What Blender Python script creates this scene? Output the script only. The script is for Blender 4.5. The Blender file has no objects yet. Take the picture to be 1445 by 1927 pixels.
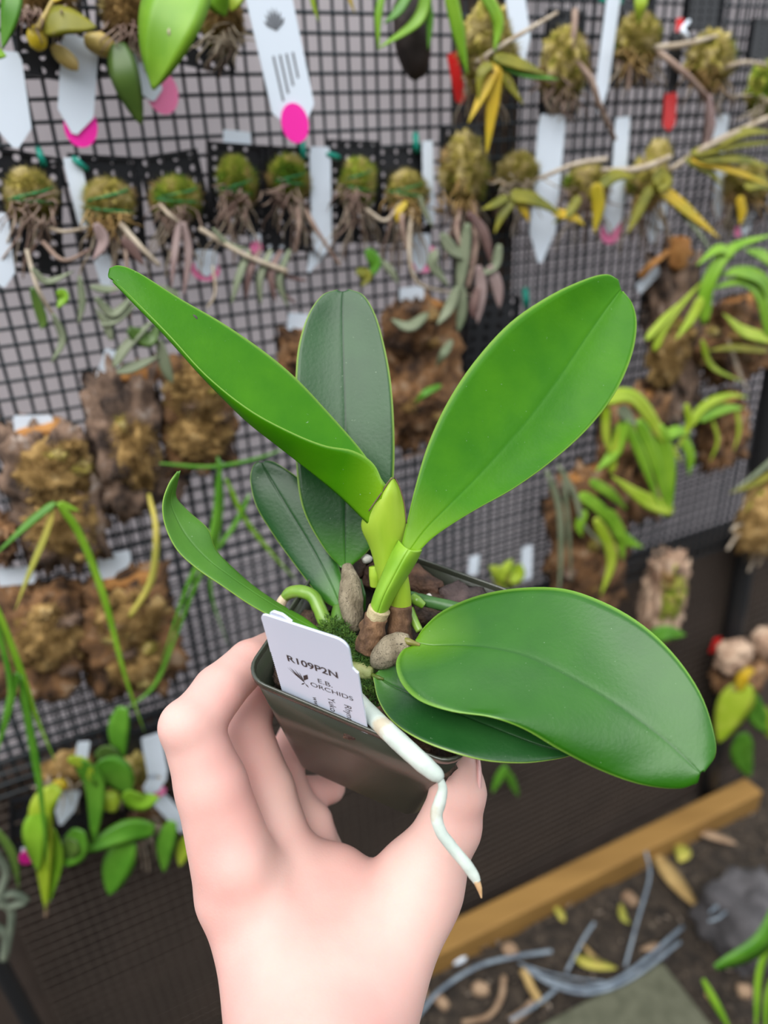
import bpy, bmesh, math, random
import numpy as np
from mathutils import Vector, Matrix, noise

scene = bpy.context.scene
COL = scene.collection
random.seed(7)

# ------------------------------------------------------------------ camera
FPX, IW, IH = 1392.0, 1445.0, 1927.0
CAM = Vector((0.0, 0.0, 0.98))
PITCH, ROLL = math.radians(27.0), math.radians(2.6)
FWD = Vector((0, math.cos(PITCH), -math.sin(PITCH)))
_r0 = Vector((1, 0, 0)); _u0 = Vector((0, math.sin(PITCH), math.cos(PITCH)))
RIGHT = _r0 * math.cos(ROLL) - _u0 * math.sin(ROLL)
UP = _u0 * math.cos(ROLL) + _r0 * math.sin(ROLL)
cam_data = bpy.data.cameras.new('camera')
cam = bpy.data.objects.new('camera', cam_data); COL.objects.link(cam)
cam.matrix_world = Matrix(((RIGHT.x, UP.x, -FWD.x, CAM.x), (RIGHT.y, UP.y, -FWD.y, CAM.y),
                           (RIGHT.z, UP.z, -FWD.z, CAM.z), (0, 0, 0, 1)))
cam_data.sensor_fit = 'VERTICAL'; cam_data.sensor_height = 36.0
cam_data.lens = 36.0 * FPX / IH
cam_data.clip_start = 0.01; cam_data.clip_end = 50
cam_data.dof.use_dof = True
cam_data.dof.focus_distance = 0.268
cam_data.dof.aperture_fstop = cam_data.lens / 4.3
scene.camera = cam

# ------------------------------------------------------------------ light
world = bpy.data.worlds.new('greenhouse_daylight'); scene.world = world
world.use_nodes = True
bg = world.node_tree.nodes['Background']
bg.inputs['Color'].default_value = (0.90, 0.95, 1.0, 1); bg.inputs['Strength'].default_value = 1.05
sun_d = bpy.data.lights.new('soft_sun', 'SUN'); sun_d.energy = 2.3; sun_d.angle = math.radians(50)
sun_d.color = (1.0, 0.985, 0.96)
sun = bpy.data.objects.new('soft_sun', sun_d); COL.objects.link(sun)
sun.rotation_euler = (math.radians(32), math.radians(-14), 0)
vs = scene.view_settings
vs.view_transform = 'Standard'; vs.look = 'None'; vs.gamma = 1.0; vs.use_curve_mapping = False
vs.exposure = 0.52

# ------------------------------------------------------------------ helpers
def ray(px, py):
    return FWD + RIGHT * ((px - 722.5) / FPX) - UP * ((py - 963.5) / FPX)
def at(px, py, z):                    # pixel of the photograph at a depth (metres along the lens axis)
    return CAM + ray(px, py) * z
def mm(x, y, z):                      # millimetres right, down, forward of the lens
    return CAM + RIGHT * (x / 1000) - UP * (y / 1000) + FWD * (z / 1000)

YAW = math.radians(65.0)
WU = Vector((math.sin(YAW), math.cos(YAW), 0))          # along the wall, to the right
WN = Vector((math.cos(YAW), -math.sin(YAW), 0))         # out of the wall, towards the camera
WP = Vector((0, 0.62, 0))
def wl(px, py, off=0.0):              # pixel -> point on the plane 'off' metres in front of the netting
    d = ray(px, py); p0 = WP + WN * off
    t = (p0 - CAM).dot(WN) / d.dot(WN)
    return CAM + d * t
def wuv(p):
    return (p - WP).dot(WU), p.z
def wp(u, z, off=0.0):
    return WP + WU * u + Vector((0, 0, z)) + WN * off
def pxm(px, py, off=0.0):             # metres per pixel there
    a = wl(px, py, off)
    return (a - CAM).dot(FWD) / FPX
def fl(px, py, z=0.0):                # pixel -> point on a level plane
    d = ray(px, py); t = (z - CAM.z) / d.z
    return CAM + d * t

def mesh(name, verts, faces, mat=None, parent=None, smooth=True):
    me = bpy.data.meshes.new(name)
    me.from_pydata([tuple(v) for v in verts], [], faces)
    me.validate(); me.update()
    if smooth:
        me.polygons.foreach_set('use_smooth', [True] * len(me.polygons))
    ob = bpy.data.objects.new(name, me); COL.objects.link(ob)
    if mat: me.materials.append(mat)
    if parent: setpar(ob, parent)
    return ob
def setpar(ob, parent):
    ob.parent = parent
    ob.matrix_parent_inverse = Matrix.Translation(parent.location).inverted() if parent.type == 'EMPTY' else parent.matrix_world.inverted()
def tag(o, label=None, cat=None, group=None, kind=None):
    if label: o['label'] = label
    if cat: o['category'] = cat
    if group: o['group'] = group
    if kind: o['kind'] = kind
    return o
def thing(name, loc, label, cat, group=None):
    o = bpy.data.objects.new(name, None); COL.objects.link(o)
    o.empty_display_size = 0.01; o.location = loc
    return tag(o, label, cat, group)

class MB:
    def __init__(s): s.v = []; s.f = []; s.c = []
    def add(s, v, f, c=None):
        n = len(s.v); s.v += [Vector(x) for x in v]; s.f += [tuple(i + n for i in q) for q in f]
        if c is not None: s.c += c
    def build(s, name, mat=None, parent=None, smooth=True):
        o = mesh(name, s.v, s.f, mat, parent, smooth)
        if s.c and len(s.c) == len(s.v): setcol(o, s.c)
        return o
def setcol(o, cols):
    ca = o.data.color_attributes.new('tone', 'FLOAT_COLOR', 'POINT')
    ca.data.foreach_set('color', [x for c in cols for x in (c[0], c[1], c[2], 1.0)])

def catmull(pts, n):
    P = [Vector(p) for p in pts]
    if len(P) == 2: return [P[0].lerp(P[1], i / (n - 1)) for i in range(n)]
    out = []
    m = len(P) - 1
    for i in range(n):
        s = i / (n - 1) * m; k = min(int(s), m - 1); t = s - k
        p1, p2 = P[k], P[k + 1]
        p0 = P[k - 1] if k > 0 else p1 * 2 - p2
        p3 = P[k + 2] if k + 2 <= m else p2 * 2 - p1
        out.append(0.5 * ((2 * p1) + (p2 - p0) * t + (2 * p0 - 5 * p1 + 4 * p2 - p3) * t * t + (3 * p1 - p0 - 3 * p2 + p3) * t ** 3))
    return out
def lin(vals, n):
    m = len(vals) - 1; out = []
    for i in range(n):
        s = i / (n - 1) * m; k = min(int(s), m - 1); t = s - k
        out.append(vals[k] * (1 - t) + vals[k + 1] * t)
    return out

def tube(pts, rad, n=16, seg=8, side=None, flat=1.0, bump=0.0, seed=0.0, capped=True):
    """tapered tube through points; flat squashes it across 'side'; returns verts, faces"""
    C = catmull(pts, n); R = lin(list(rad) if hasattr(rad, '__len__') else [rad, rad], n)
    V, F = [], []
    prev = None
    for i, c in enumerate(C):
        t = (C[min(i + 1, n - 1)] - C[max(i - 1, 0)])
        t = t.normalized() if t.length > 1e-9 else Vector((0, 0, 1))
        if side is not None: a = Vector(side)
        elif prev is not None: a = prev
        else: a = Vector((1, 0, 0)) if abs(t.x) < .8 else Vector((0, 1, 0))
        a = (a - t * a.dot(t)).normalized(); prev = a
        b = t.cross(a)
        for k in range(seg):
            th = 2 * math.pi * k / seg
            r = R[i]
            if bump: r *= 1 + bump * noise.noise(c * 400 + Vector((k * 1.3, seed, 0)))
            V.append(c + a * (math.cos(th) * r) + b * (math.sin(th) * r * flat))
    for i in range(n - 1):
        for k in range(seg):
            k2 = (k + 1) % seg
            F.append((i * seg + k, i * seg + k2, (i + 1) * seg + k2, (i + 1) * seg + k))
    if capped:
        F.append(tuple(reversed(range(seg)))); F.append(tuple(range((n - 1) * seg, n * seg)))
    return V, F

def box(p, ax, ay, az):
    """box from corner p along three edge vectors"""
    V = [p, p + ax, p + ax + ay, p + ay, p + az, p + ax + az, p + ax + ay + az, p + ay + az]
    F = [(0, 3, 2, 1), (4, 5, 6, 7), (0, 1, 5, 4), (1, 2, 6, 5), (2, 3, 7, 6), (3, 0, 4, 7)]
    return V, F
def bevel(o, w, seg=2):
    m = o.modifiers.new('bevel', 'BEVEL'); m.width = w; m.segments = seg; m.limit_method = 'ANGLE'
    return o

# ------------------------------------------------------------------ materials
def mat(name, c1, c2=None, scale=30.0, rough=0.5, spec=0.5, bump=0.0, bscale=None, detail=6, lo=.35, hi=.65, c3=None,
        sss=0.0, sssr=None, transl=0.0, metal=0.0, alpha=1.0, trans=0.0, stretch=None):
    m = bpy.data.materials.new(name); m.use_nodes = True
    nt = m.node_tree; N = nt.nodes; L = nt.links
    b = N['Principled BSDF']
    b.inputs['Roughness'].default_value = rough
    b.inputs['Specular IOR Level'].default_value = spec
    b.inputs['Metallic'].default_value = metal
    b.inputs['Base Color'].default_value = (*c1, 1)
    tc = N.new('ShaderNodeTexCoord')
    vec = tc.outputs['Object']
    if stretch:
        mp = N.new('ShaderNodeMapping'); mp.inputs['Scale'].default_value = stretch
        L.new(vec, mp.inputs['Vector']); vec = mp.outputs['Vector']
    if c2:
        nz = N.new('ShaderNodeTexNoise'); nz.inputs['Scale'].default_value = scale; nz.inputs['Detail'].default_value = detail
        L.new(vec, nz.inputs['Vector'])
        cr = N.new('ShaderNodeValToRGB')
        cr.color_ramp.elements[0].position = lo; cr.color_ramp.elements[0].color = (*c1, 1)
        cr.color_ramp.elements[1].position = hi; cr.color_ramp.elements[1].color = (*c2, 1)
        if c3:
            e = cr.color_ramp.elements.new(min(hi + .12, .98)); e.color = (*c3, 1)
        L.new(nz.outputs['Fac'], cr.inputs['Fac'])
        L.new(cr.outputs['Color'], b.inputs['Base Color'])
    if bump:
        n2 = N.new('ShaderNodeTexNoise'); n2.inputs['Scale'].default_value = bscale or scale * 3; n2.inputs['Detail'].default_value = 8
        L.new(vec, n2.inputs['Vector'])
        bp = N.new('ShaderNodeBump'); bp.inputs['Strength'].default_value = bump; bp.inputs['Distance'].default_value = 0.002
        L.new(n2.outputs['Fac'], bp.inputs['Height']); L.new(bp.outputs['Normal'], b.inputs['Normal'])
    if sss:
        b.inputs['Subsurface Weight'].default_value = sss
        b.inputs['Subsurface Radius'].default_value = sssr or (1, .4, .25)
        b.inputs['Subsurface Scale'].default_value = 0.004
    if alpha < 1: b.inputs['Alpha'].default_value = alpha
    if trans: b.inputs['Transmission Weight'].default_value = trans
    if transl:
        tr = N.new('ShaderNodeBsdfTranslucent'); mx = N.new('ShaderNodeMixShader'); mx.inputs['Fac'].default_value = transl
        if c2: L.new(cr.outputs['Color'], tr.inputs['Color'])
        else: tr.inputs['Color'].default_value = (*c1, 1)
        L.new(b.outputs['BSDF'], mx.inputs[1]); L.new(tr.outputs['BSDF'], mx.inputs[2])
        L.new(mx.outputs['Shader'], N['Material Output'].inputs['Surface'])
    return m

def leafmat(name, dark, light, margin, base, rough=.34, transl=.22, spec=.5, coat=0.0, rib=(.6, .6, .6), ior=1.5):
    """tone attribute: r = distance from midrib, g = place along the leaf"""
    m = bpy.data.materials.new(name); m.use_nodes = True
    nt = m.node_tree; N = nt.nodes; L = nt.links; b = N['Principled BSDF']
    b.inputs['Roughness'].default_value = rough; b.inputs['Specular IOR Level'].default_value = spec
    b.inputs['IOR'].default_value = ior; b.inputs['Coat Weight'].default_value = coat; b.inputs['Coat Roughness'].default_value = .25
    at_ = N.new('ShaderNodeAttribute'); at_.attribute_name = 'tone'
    sp = N.new('ShaderNodeSeparateColor'); L.new(at_.outputs['Color'], sp.inputs['Color'])
    tc = N.new('ShaderNodeTexCoord')
    nz = N.new('ShaderNodeTexNoise'); nz.inputs['Scale'].default_value = 55; nz.inputs['Detail'].default_value = 5
    L.new(tc.outputs['Object'], nz.inputs['Vector'])
    cr = N.new('ShaderNodeValToRGB'); cr.color_ramp.elements[0].position = .3; cr.color_ramp.elements[1].position = .7
    cr.color_ramp.elements[0].color = (*dark, 1); cr.color_ramp.elements[1].color = (*light, 1)
    L.new(nz.outputs['Fac'], cr.inputs['Fac'])
    def mixc(a, bcol, fac):
        mx = N.new('ShaderNodeMix'); mx.data_type = 'RGBA'
        L.new(fac, mx.inputs[0]); L.new(a, mx.inputs[6]); mx.inputs[7].default_value = (*bcol, 1)
        return mx.outputs[2]
    def ramp(src, p0, v0, p1, v1):
        r = N.new('ShaderNodeMapRange'); r.inputs[1].default_value = p0; r.inputs[2].default_value = p1
        r.inputs[3].default_value = v0; r.inputs[4].default_value = v1; L.new(src, r.inputs[0]); return r.outputs[0]
    c = mixc(cr.outputs['Color'], base, ramp(sp.outputs['Green'], 0.0, .9, .22, 0))
    c = mixc(c, tuple(d * r for d, r in zip(dark, rib)), ramp(sp.outputs['Red'], 0.0, .75, .03, 0))
    c = mixc(c, margin, ramp(sp.outputs['Red'], .955, 0, .99, .9))
    # pale dust flecks
    vo = N.new('ShaderNodeTexNoise'); vo.inputs['Scale'].default_value = 900; vo.inputs['Detail'].default_value = 2
    L.new(tc.outputs['Object'], vo.inputs['Vector'])
    c = mixc(c, (.45, .6, .4), ramp(vo.outputs['Fac'], .74, 0, .80, .5))
    L.new(c, b.inputs['Base Color'])
    bp = N.new('ShaderNodeBump'); bp.inputs['Strength'].default_value = .12; bp.inputs['Distance'].default_value = .0006
    n3 = N.new('ShaderNodeTexNoise'); n3.inputs['Scale'].default_value = 700; L.new(tc.outputs['Object'], n3.inputs['Vector'])
    L.new(n3.outputs['Fac'], bp.inputs['Height']); L.new(bp.outputs['Normal'], b.inputs['Normal'])
    tr = N.new('ShaderNodeBsdfTranslucent'); L.new(c, tr.inputs['Color'])
    mx = N.new('ShaderNodeMixShader'); mx.inputs['Fac'].default_value = transl
    L.new(b.outputs['BSDF'], mx.inputs[1]); L.new(tr.outputs['BSDF'], mx.inputs[2])
    L.new(mx.outputs['Shader'], N['Material Output'].inputs['Surface'])
    return m

M = {}
M['net'] = mat('black_netting_plastic', (.012, .02, .026), rough=.45)
M['plate'] = mat('black_plate_plastic', (.012, .013, .016), rough=.35)
M['backing'] = mat('grey_lilac_sheet', (.60, .53, .545), (.66, .59, .60), scale=6, rough=.7, transl=.40)
M['brown_panel'] = mat('brown_shade_cloth', (.036, .024, .018), (.060, .041, .031), scale=14, rough=.9, bump=.4, bscale=400)
M['brownnet'] = mat('brown_netting_plastic', (.055, .04, .03), rough=.7)
M['post'] = mat('dark_brown_timber', (.045, .030, .022), (.085, .06, .045), scale=25, rough=.85, bump=.4, stretch=(1, 1, .08))
M['steel'] = mat('black_painted_pipe', (.014, .015, .017), rough=.5)
M['beam'] = mat('yellow_pine', (.23, .12, .026), (.33, .18, .045), scale=18, rough=.75, bump=.3, stretch=(.15, 1, 1))
M['soil'] = mat('dark_gravelly_soil', (.016, .012, .009), (.055, .040, .028), scale=60, rough=.95, bump=1.0, bscale=250, c3=(.15, .12, .09))
M['paver'] = mat('olive_concrete', (.085, .088, .055), (.12, .122, .08), scale=70, rough=.9, bump=.3)
M['rock'] = mat('grey_stone', (.06, .056, .06), (.12, .112, .118), scale=40, rough=.85, bump=.6)
M['tag'] = mat('white_tag_plastic', (.78, .86, .96), rough=.4)
M['pink'] = mat('neon_pink_sticker', (1.0, .02, .42), rough=.5)
M['palepink'] = mat('faded_pink_sticker', (1.0, .25, .50), rough=.5)
M['redtag'] = mat('red_tag_plastic', (.75, .02, .02), rough=.4)
M['ink'] = mat('brown_black_ink', (.05, .035, .035), rough=.7)
M['tie'] = mat('green_twist_tie', (.0, .25, .18), rough=.4)
M['line'] = mat('green_fishing_line', (.02, .22, .06), rough=.35)
M['moss'] = mat('olive_tan_moss', (.19, .18, .015), (.50, .40, .09), scale=120, rough=.95, bump=1, bscale=600, c3=(.66, .54, .24), lo=.36, hi=.50)
M['mossgreen'] = mat('green_moss', (.13, .26, .01), (.40, .44, .045), scale=110, rough=.95, bump=1, bscale=600, c3=(.62, .50, .17), lo=.36, hi=.52)
M['mossbrown'] = mat('dry_tan_moss', (.20, .115, .03), (.52, .33, .12), scale=75, rough=.95, bump=1, bscale=500, c3=(.60, .43, .20), lo=.38, hi=.58)
M['cork'] = mat('cork_bark', (.05, .026, .015), (.27, .135, .055), scale=55, rough=.95, bump=1, bscale=200, c3=(.40, .28, .18), lo=.36, hi=.58)
M['corkgrey'] = mat('grey_brown_cork_bark', (.05, .033, .026), (.25, .16, .11), scale=60, rough=.95, bump=1, bscale=200, c3=(.42, .34, .29), lo=.38, hi=.6)
M['corkorange'] = mat('orange_cut_cork', (.30, .12, .03), (.50, .24, .07), scale=60, rough=.9)
M['corkpale'] = mat('pale_pinkish_cork', (.34, .20, .13), (.58, .42, .30), scale=40, rough=.95, bump=.8)
M['root'] = mat('grey_tan_root', (.34, .26, .18), (.52, .44, .34), scale=80, rough=.8)
M['rootpink'] = mat('reddish_brown_root', (.20, .12, .095), (.36, .26, .20), scale=80, rough=.8)
M['olive'] = mat('olive_leaf', (.16, .17, .01), (.32, .29, .02), scale=40, rough=.5, transl=.2)
M['yellow'] = mat('yellowing_leaf', (.50, .40, .02), (.72, .46, .02), scale=30, rough=.5, transl=.2)
M['bright'] = mat('bright_green_leaf', (.19, .42, .02), (.30, .55, .04), scale=35, rough=.4, transl=.25)
M['mid'] = mat('mid_green_leaf', (.07, .24, .015), (.13, .34, .03), scale=35, rough=.4, transl=.2)
M['dark'] = mat('dark_green_leaf', (.055, .12, .02), (.10, .18, .03), scale=35, rough=.4, transl=.15)
M['lime'] = mat('lime_green_leaf', (.34, .50, .02), (.48, .60, .06), scale=35, rough=.45, transl=.25)
M['greyleaf'] = mat('greyish_green_leaf', (.17, .21, .12), (.28, .31, .20), scale=40, rough=.6, transl=.15)
M['pinkleaf'] = mat('dusty_pink_leaf', (.30, .20, .19), (.44, .33, .31), scale=40, rough=.6, transl=.15)
M['purpleleaf'] = mat('purple_brown_leaf', (.12, .06, .055), (.24, .15, .13), scale=40, rough=.6, transl=.1)
M['bulb'] = mat('yellow_brown_bulb', (.42, .32, .08), (.58, .42, .14), scale=60, rough=.45)
M['dry'] = mat('dry_fallen_leaf', (.36, .23, .08), (.55, .38, .15), scale=30, rough=.8)
M['drygreen'] = mat('yellow_green_fallen_leaf', (.34, .34, .05), (.50, .42, .08), scale=30, rough=.7)
M['chip'] = mat('pale_wood_chip', (.24, .15, .09), (.40, .27, .17), scale=40, rough=.9)
M['wire'] = mat('blue_grey_plastic_tie', (.12, .15, .19), (.24, .29, .34), scale=50, rough=.22)
M['rhip'] = mat('grey_green_stem', (.11, .14, .10), (.18, .21, .15), scale=50, rough=.7)
M['black'] = mat('black_rubber', (.01, .01, .01), rough=.6)
# ================================================================== the setting
def quadbox(name, u0, u1, z0, z1, off0, off1, m, kind='structure', bev=0):
    b = MB(); b.add(*box(wp(u0, z0, off0), WU * (u1 - u0), WN * (off1 - off0), Vector((0, 0, z1 - z0))))
    o = b.build(name, m, smooth=False)
    if kind: o['kind'] = kind
    if bev: bevel(o, bev)
    return o
UL = wuv(wl(-120, 900))[0] - .25; UR = wuv(wl(1560, 500))[0] + .9
ZB = (wuv(wl(100, 1400, -.03))[1] + wuv(wl(1300, 1010, -.03))[1]) / 2      # grey sheet above, brown cloth below
o = mesh('wall_upper_sheet', [wp(UL, ZB, -.036), wp(UR, ZB, -.036), wp(UR, 1.22, -.036), wp(UL, 1.22, -.036)], [(0, 1, 2, 3)], M['backing'], smooth=False); o['kind'] = 'structure'
quadbox('wall_lower_cloth', UL, UR, -.02, ZB, -.045, -.006, M['brown_panel'])
tag(bpy.data.objects['wall_upper_sheet'], 'pale grey lilac sheet behind the black netting', 'wall')
tag(bpy.data.objects['wall_lower_cloth'], 'dark brown shade cloth along the lower wall', 'wall')

# ground with real unevenness
def floor_mesh():
    nx, ny = 110, 90
    V, F = [], []
    for j in range(ny):
        for i in range(nx):
            u = -1.2 + 3.2 * i / (nx - 1); w = -.03 + 2.6 * (j / (ny - 1)) ** 1.5
            p = wp(u, 0, w)
            p.z = .006 * noise.noise(p * 9) + .008 * noise.noise(p * 30) + .004 * noise.noise(p * 70)
            V.append(p)
    for j in range(ny - 1):
        for i in range(nx - 1):
            a = j * nx + i; F.append((a, a + nx, a + nx + 1, a + 1))
    return V, F
o = mesh('floor', *floor_mesh(), M['soil']); o['kind'] = 'structure'
# the greenhouse ground goes on around the bench
o = mesh('floor_surround', [(-6, -6, -.03), (6, -6, -.03), (6, 6, -.03), (-6, 6, -.03)], [(0, 1, 2, 3)], M['soil'], smooth=False); o['kind'] = 'structure'

# netting: every strand is a part
CW, CH = .0108, .0121
def strand_data(name, length, r, axis, m='net'):
    n = 24; pts = []
    for i in range(n):
        t = i / (n - 1) * length
        w = .0012 * noise.noise(Vector((t * 6, r * 9000 + axis * 7, 3.3)))
        pts.append((Vector((w, 0, t)) if axis == 0 else Vector((t, 0, w))))
    V, F = tube(pts, r, n, 5, side=(0, 1, 0) if axis == 0 else (0, 1, 0))
    me = bpy.data.meshes.new(name); me.from_pydata([tuple(v) for v in V], [], F)
    me.polygons.foreach_set('use_smooth', [True] * len(me.polygons)); me.materials.append(M[m])
    return me
def net(label, u0, u1, z0, z1, off, shift=(0, 0), r=.00122, cw=CW, ch=CH, m='net'):
    root = thing('wall_netting', wp(u0, z0, off), label, 'netting')
    rotm = Matrix((( WU.x, WN.x, 0, 0), (WU.y, WN.y, 0, 0), (0, 0, 1, 0), (0, 0, 0, 1)))
    mv = [strand_data('vertical_strand', z1 - z0, r * (1 + .02 * k), 0, m) for k in range(3)]
    mh = [strand_data('horizontal_strand', u1 - u0, r * (1 + .02 * k), 1, m) for k in range(3)]
    rs = random.Random(5)
    nv = int((u1 - u0) / cw); nh = int((z1 - z0) / ch)
    for i in range(nv + 1):
        p = wp(u0 + shift[0] + i * cw + rs.uniform(-.0007, .0007), z0, off)
        ob = bpy.data.objects.new('vertical_strand', mv[i % 3]); COL.objects.link(ob)
        ob.matrix_world = Matrix.Translation(p) @ rotm; ob.parent = root; ob.matrix_parent_inverse = Matrix.Translation(-root.location)
    for j in range(nh + 1):
        p = wp(u0, z0 + shift[1] + j * ch + rs.uniform(-.0006, .0006), off + .0012)
        ob = bpy.data.objects.new('horizontal_strand', mh[j % 3]); COL.objects.link(ob)
        ob.matrix_world = Matrix.Translation(p) @ rotm; ob.parent = root; ob.matrix_parent_inverse = Matrix.Translation(-root.location)
    return root
ULn = wuv(wl(-40, 1200))[0] - .05
URn = wuv(wl(1500, 300))[0] + .04
net('black square netting stretched over the grey upper wall', ULn, URn, ZB - .01, 1.16, 0)
zl = wuv(wl(60, 880))[1]
net('second layer of black netting behind, from mid wall down to brown cloth', ULn, URn, ZB, zl, -.022, (CW * .5, CH * .45), r=.0010)
up_ = wuv(wl(950, 200))[0]
net('second layer of black netting on the upper wall right of dark post', up_, URn, zl, 1.16, -.022, (CW * .5, CH * .5), r=.0007)
net('brown netting over the dark brown cloth near the ground', ULn, URn + .1, .04, ZB - .012, -.002, r=.0009, m='brownnet')

# dark timber post behind the netting, black pipes and the timber sill on the ground
ua = wuv(wl(852, 200, -.03))[0]; ub = wuv(wl(948, 200, -.03))[0]
o = quadbox('timber_post', ua, ub, wuv(wl(900, 720))[1], 1.22, -.034, -.008, M['post'], None, .003)
tag(o, 'dark brown timber post behind the netting, upper middle', 'post')
for a, b_, r, lab in (((1432, 860), (1372, 1240), .0125, 'black upright pipe at the right end of the netting'),):
    p0 = wl(*a, .012); p1 = wl(*b_, .012); d = (p0 - p1).normalized()
    t0 = p0 + d * .5; t1 = p1 - d * (p1.z / d.z)
    bt = MB(); bt.add(*tube([t0, t1], r, 12, 14)); o = bt.build('support_pipe', M['steel']); tag(o, lab, 'pipe')
p0 = wl(0, 1818, .03); p1 = wl(60, 1927, .03)
d = (p0 - p1).normalized()
bt = MB(); bt.add(*tube([p0 + d * .06, p1 - d * (p1.z / d.z)], .0075, 12, 14))
o = bt.build('support_pipe', M['steel']); tag(o, 'thin black pipe leaning into the bottom left corner', 'pipe')

fa = fl(790, 1760, .04); fb = fl(1402, 1462, .04)
dirb = (fb - fa); dirb.z = 0; dirb.normalize()
beam_v = box(Vector((fa.x, fa.y, -.005)) - dirb * .35, dirb * ((fb - fa).length + .35), WN * .034, Vector((0, 0, .045)))
bb = MB(); bb.add(*beam_v); o = bb.build('timber_sill', M['beam'], smooth=False); bevel(o, .003)
tag(o, 'yellow pine board lying on the ground along the wall', 'board')

# unseen dark wall added behind the camera to dim leaf reflections and the lower wall
o = mesh('added_shade_wall', *box(Vector((-3, -1.25, 0)), Vector((6, 0, 0)), Vector((0, -.06, 0)), Vector((0, 0, 1.7))), M['post'], smooth=False); o['kind'] = 'structure'
# ================================================================== the potted orchid in the hand
# ---- pot frame (camera millimetres): x along the front edge, y to the back edge, z out of the opening
PX = RIGHT * .91615 - UP * .31439 + FWD * -.24864
PY = RIGHT * .39569 - UP * -.61038 + FWD * .68620
PZ = RIGHT * .06397 - UP * -.72705 + FWD * -.68360
PX.normalize(); PY = (PY - PX * PY.dot(PX)).normalized(); PZ = PX.cross(PY)
PO = mm(3.567, 46.70, 285.24)
def pot(x, y, z):                      # millimetres in the pot's own frame
    return PO + (PX * x + PY * y + PZ * z) / 1000
def rounded_square(s, r, n=7):
    out = []
    for cx, cy, a0 in ((s - r, s - r, 0), (-s + r, s - r, 90), (-s + r, -s + r, 180), (s - r, -s + r, 270)):
        for k in range(n):
            a = math.radians(a0 + 90 * k / (n - 1)); out.append((cx + r * math.cos(a), cy + r * math.sin(a)))
    return out
def pot_rings(rings):
    V, F = [], []
    for (s, r, z) in rings:
        V += [pot(x, y, z) for x, y in rounded_square(s, r)]
    n = len(rounded_square(1, .1))
    for i in range(len(rings) - 1):
        for k in range(n):
            k2 = (k + 1) % n; F.append((i * n + k, i * n + k2, (i + 1) * n + k2, (i + 1) * n + k))
    F.append(tuple(range((len(rings) - 1) * n, len(rings) * n)))
    return V, F
potM = mat('dark_green_pot_plastic', (.034, .040, .028), (.046, .050, .036), scale=40, rough=.26, spec=.7, bump=.05, bscale=900)
pot_root = thing('plant_pot', pot(0, 0, -75.3), 'dark green square plastic plant pot held in the hand', 'pot')
Hh = 75.3
mesh('pot_wall', *pot_rings([(29.4, 7, -Hh), (36.5, 8, -32), (41.4, 9, -2.2), (41.4, 9, -2.2), (40.4, 8, -2.5), (35.3, 7.4, -32), (28.4, 6.4, -Hh + 1.6)]), potM, pot_root)
V, F = pot_rings([(29.4, 7, -Hh), (29.3, 7, -Hh - .01)])
mesh('pot_base', *pot_rings([(29.4, 7, -Hh), (28.6, 6.6, -Hh + 1.5)]), potM, pot_root)
mesh('pot_rim', *(lambda VF: (VF[0], VF[1][:-1]))(pot_rings([(41.2, 9, -3.2), (41.9, 9.2, -2.7), (42.1, 9.3, -.5), (41.9, 9.2, .1), (41.3, 8.9, .2), (40.9, 8.7, -.2), (40.5, 8.5, -2.6)])), potM, pot_root)

# ---- growing mix: dark bed plus single chips
mixM = mat('dark_potting_mix', (.008, .006, .005), (.03, .021, .015), scale=200, rough=.9, bump=1, bscale=500)
def bed():
    n = 40; V, F = [], []
    for j in range(n):
        for i in range(n):
            x = -37 + 74 * i / (n - 1); y = -37 + 74 * j / (n - 1)
            q = Vector((x, y, 0)) * .12
            V.append(pot(x * .96, y * .96, -17 + 3.5 * noise.noise(q) + 2.2 * noise.noise(q * 2.7) - .05 * max(0, -y)))
    for j in range(n - 1):
        for i in range(n - 1):
            a = j * n + i; F.append((a, a + 1, a + n + 1, a + n))
    return V, F
o = mesh('potting_mix', *bed(), mixM); tag(o, 'dark fine potting mix filling the green pot', 'potting mix', kind='stuff')
barkM = [mat('dark_bark_chip', (.035, .022, .016), (.13, .075, .045), scale=160, rough=.75, bump=.8, bscale=700),
         mat('reddish_bark_chip', (.05, .025, .018), (.19, .095, .055), scale=140, rough=.75, bump=.8, bscale=700),
         mat('purplish_bark_chip', (.035, .024, .024), (.12, .08, .075), scale=140, rough=.75, bump=.8, bscale=700)]
def lump(c, ax, ay, az, sub=2, amp=.28, freq=1.5, seed=0, boxy=.0):
    """irregular lump; ax, ay, az are half-axis vectors"""
    bm = bmesh.new(); bmesh.ops.create_icosphere(bm, subdivisions=sub, radius=1)
    V = []
    for v in bm.verts:
        p = v.co.copy()
        if boxy:
            mx = max(abs(p.x), abs(p.y), abs(p.z)); p = p.lerp(p / mx, boxy)
        k = 1 + amp * noise.noise(p * freq + Vector((seed * 7.1, seed * 3.7, 0))) + amp * .5 * noise.noise(p * freq * 2.6 + Vector((seed, 9, seed)))
        V.append(c + (ax * p.x + ay * p.y + az * p.z) * k)
    bm.verts.index_update(); F = [tuple(v.index for v in f.verts) for f in bm.faces]
    bm.free(); return V, F
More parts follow.
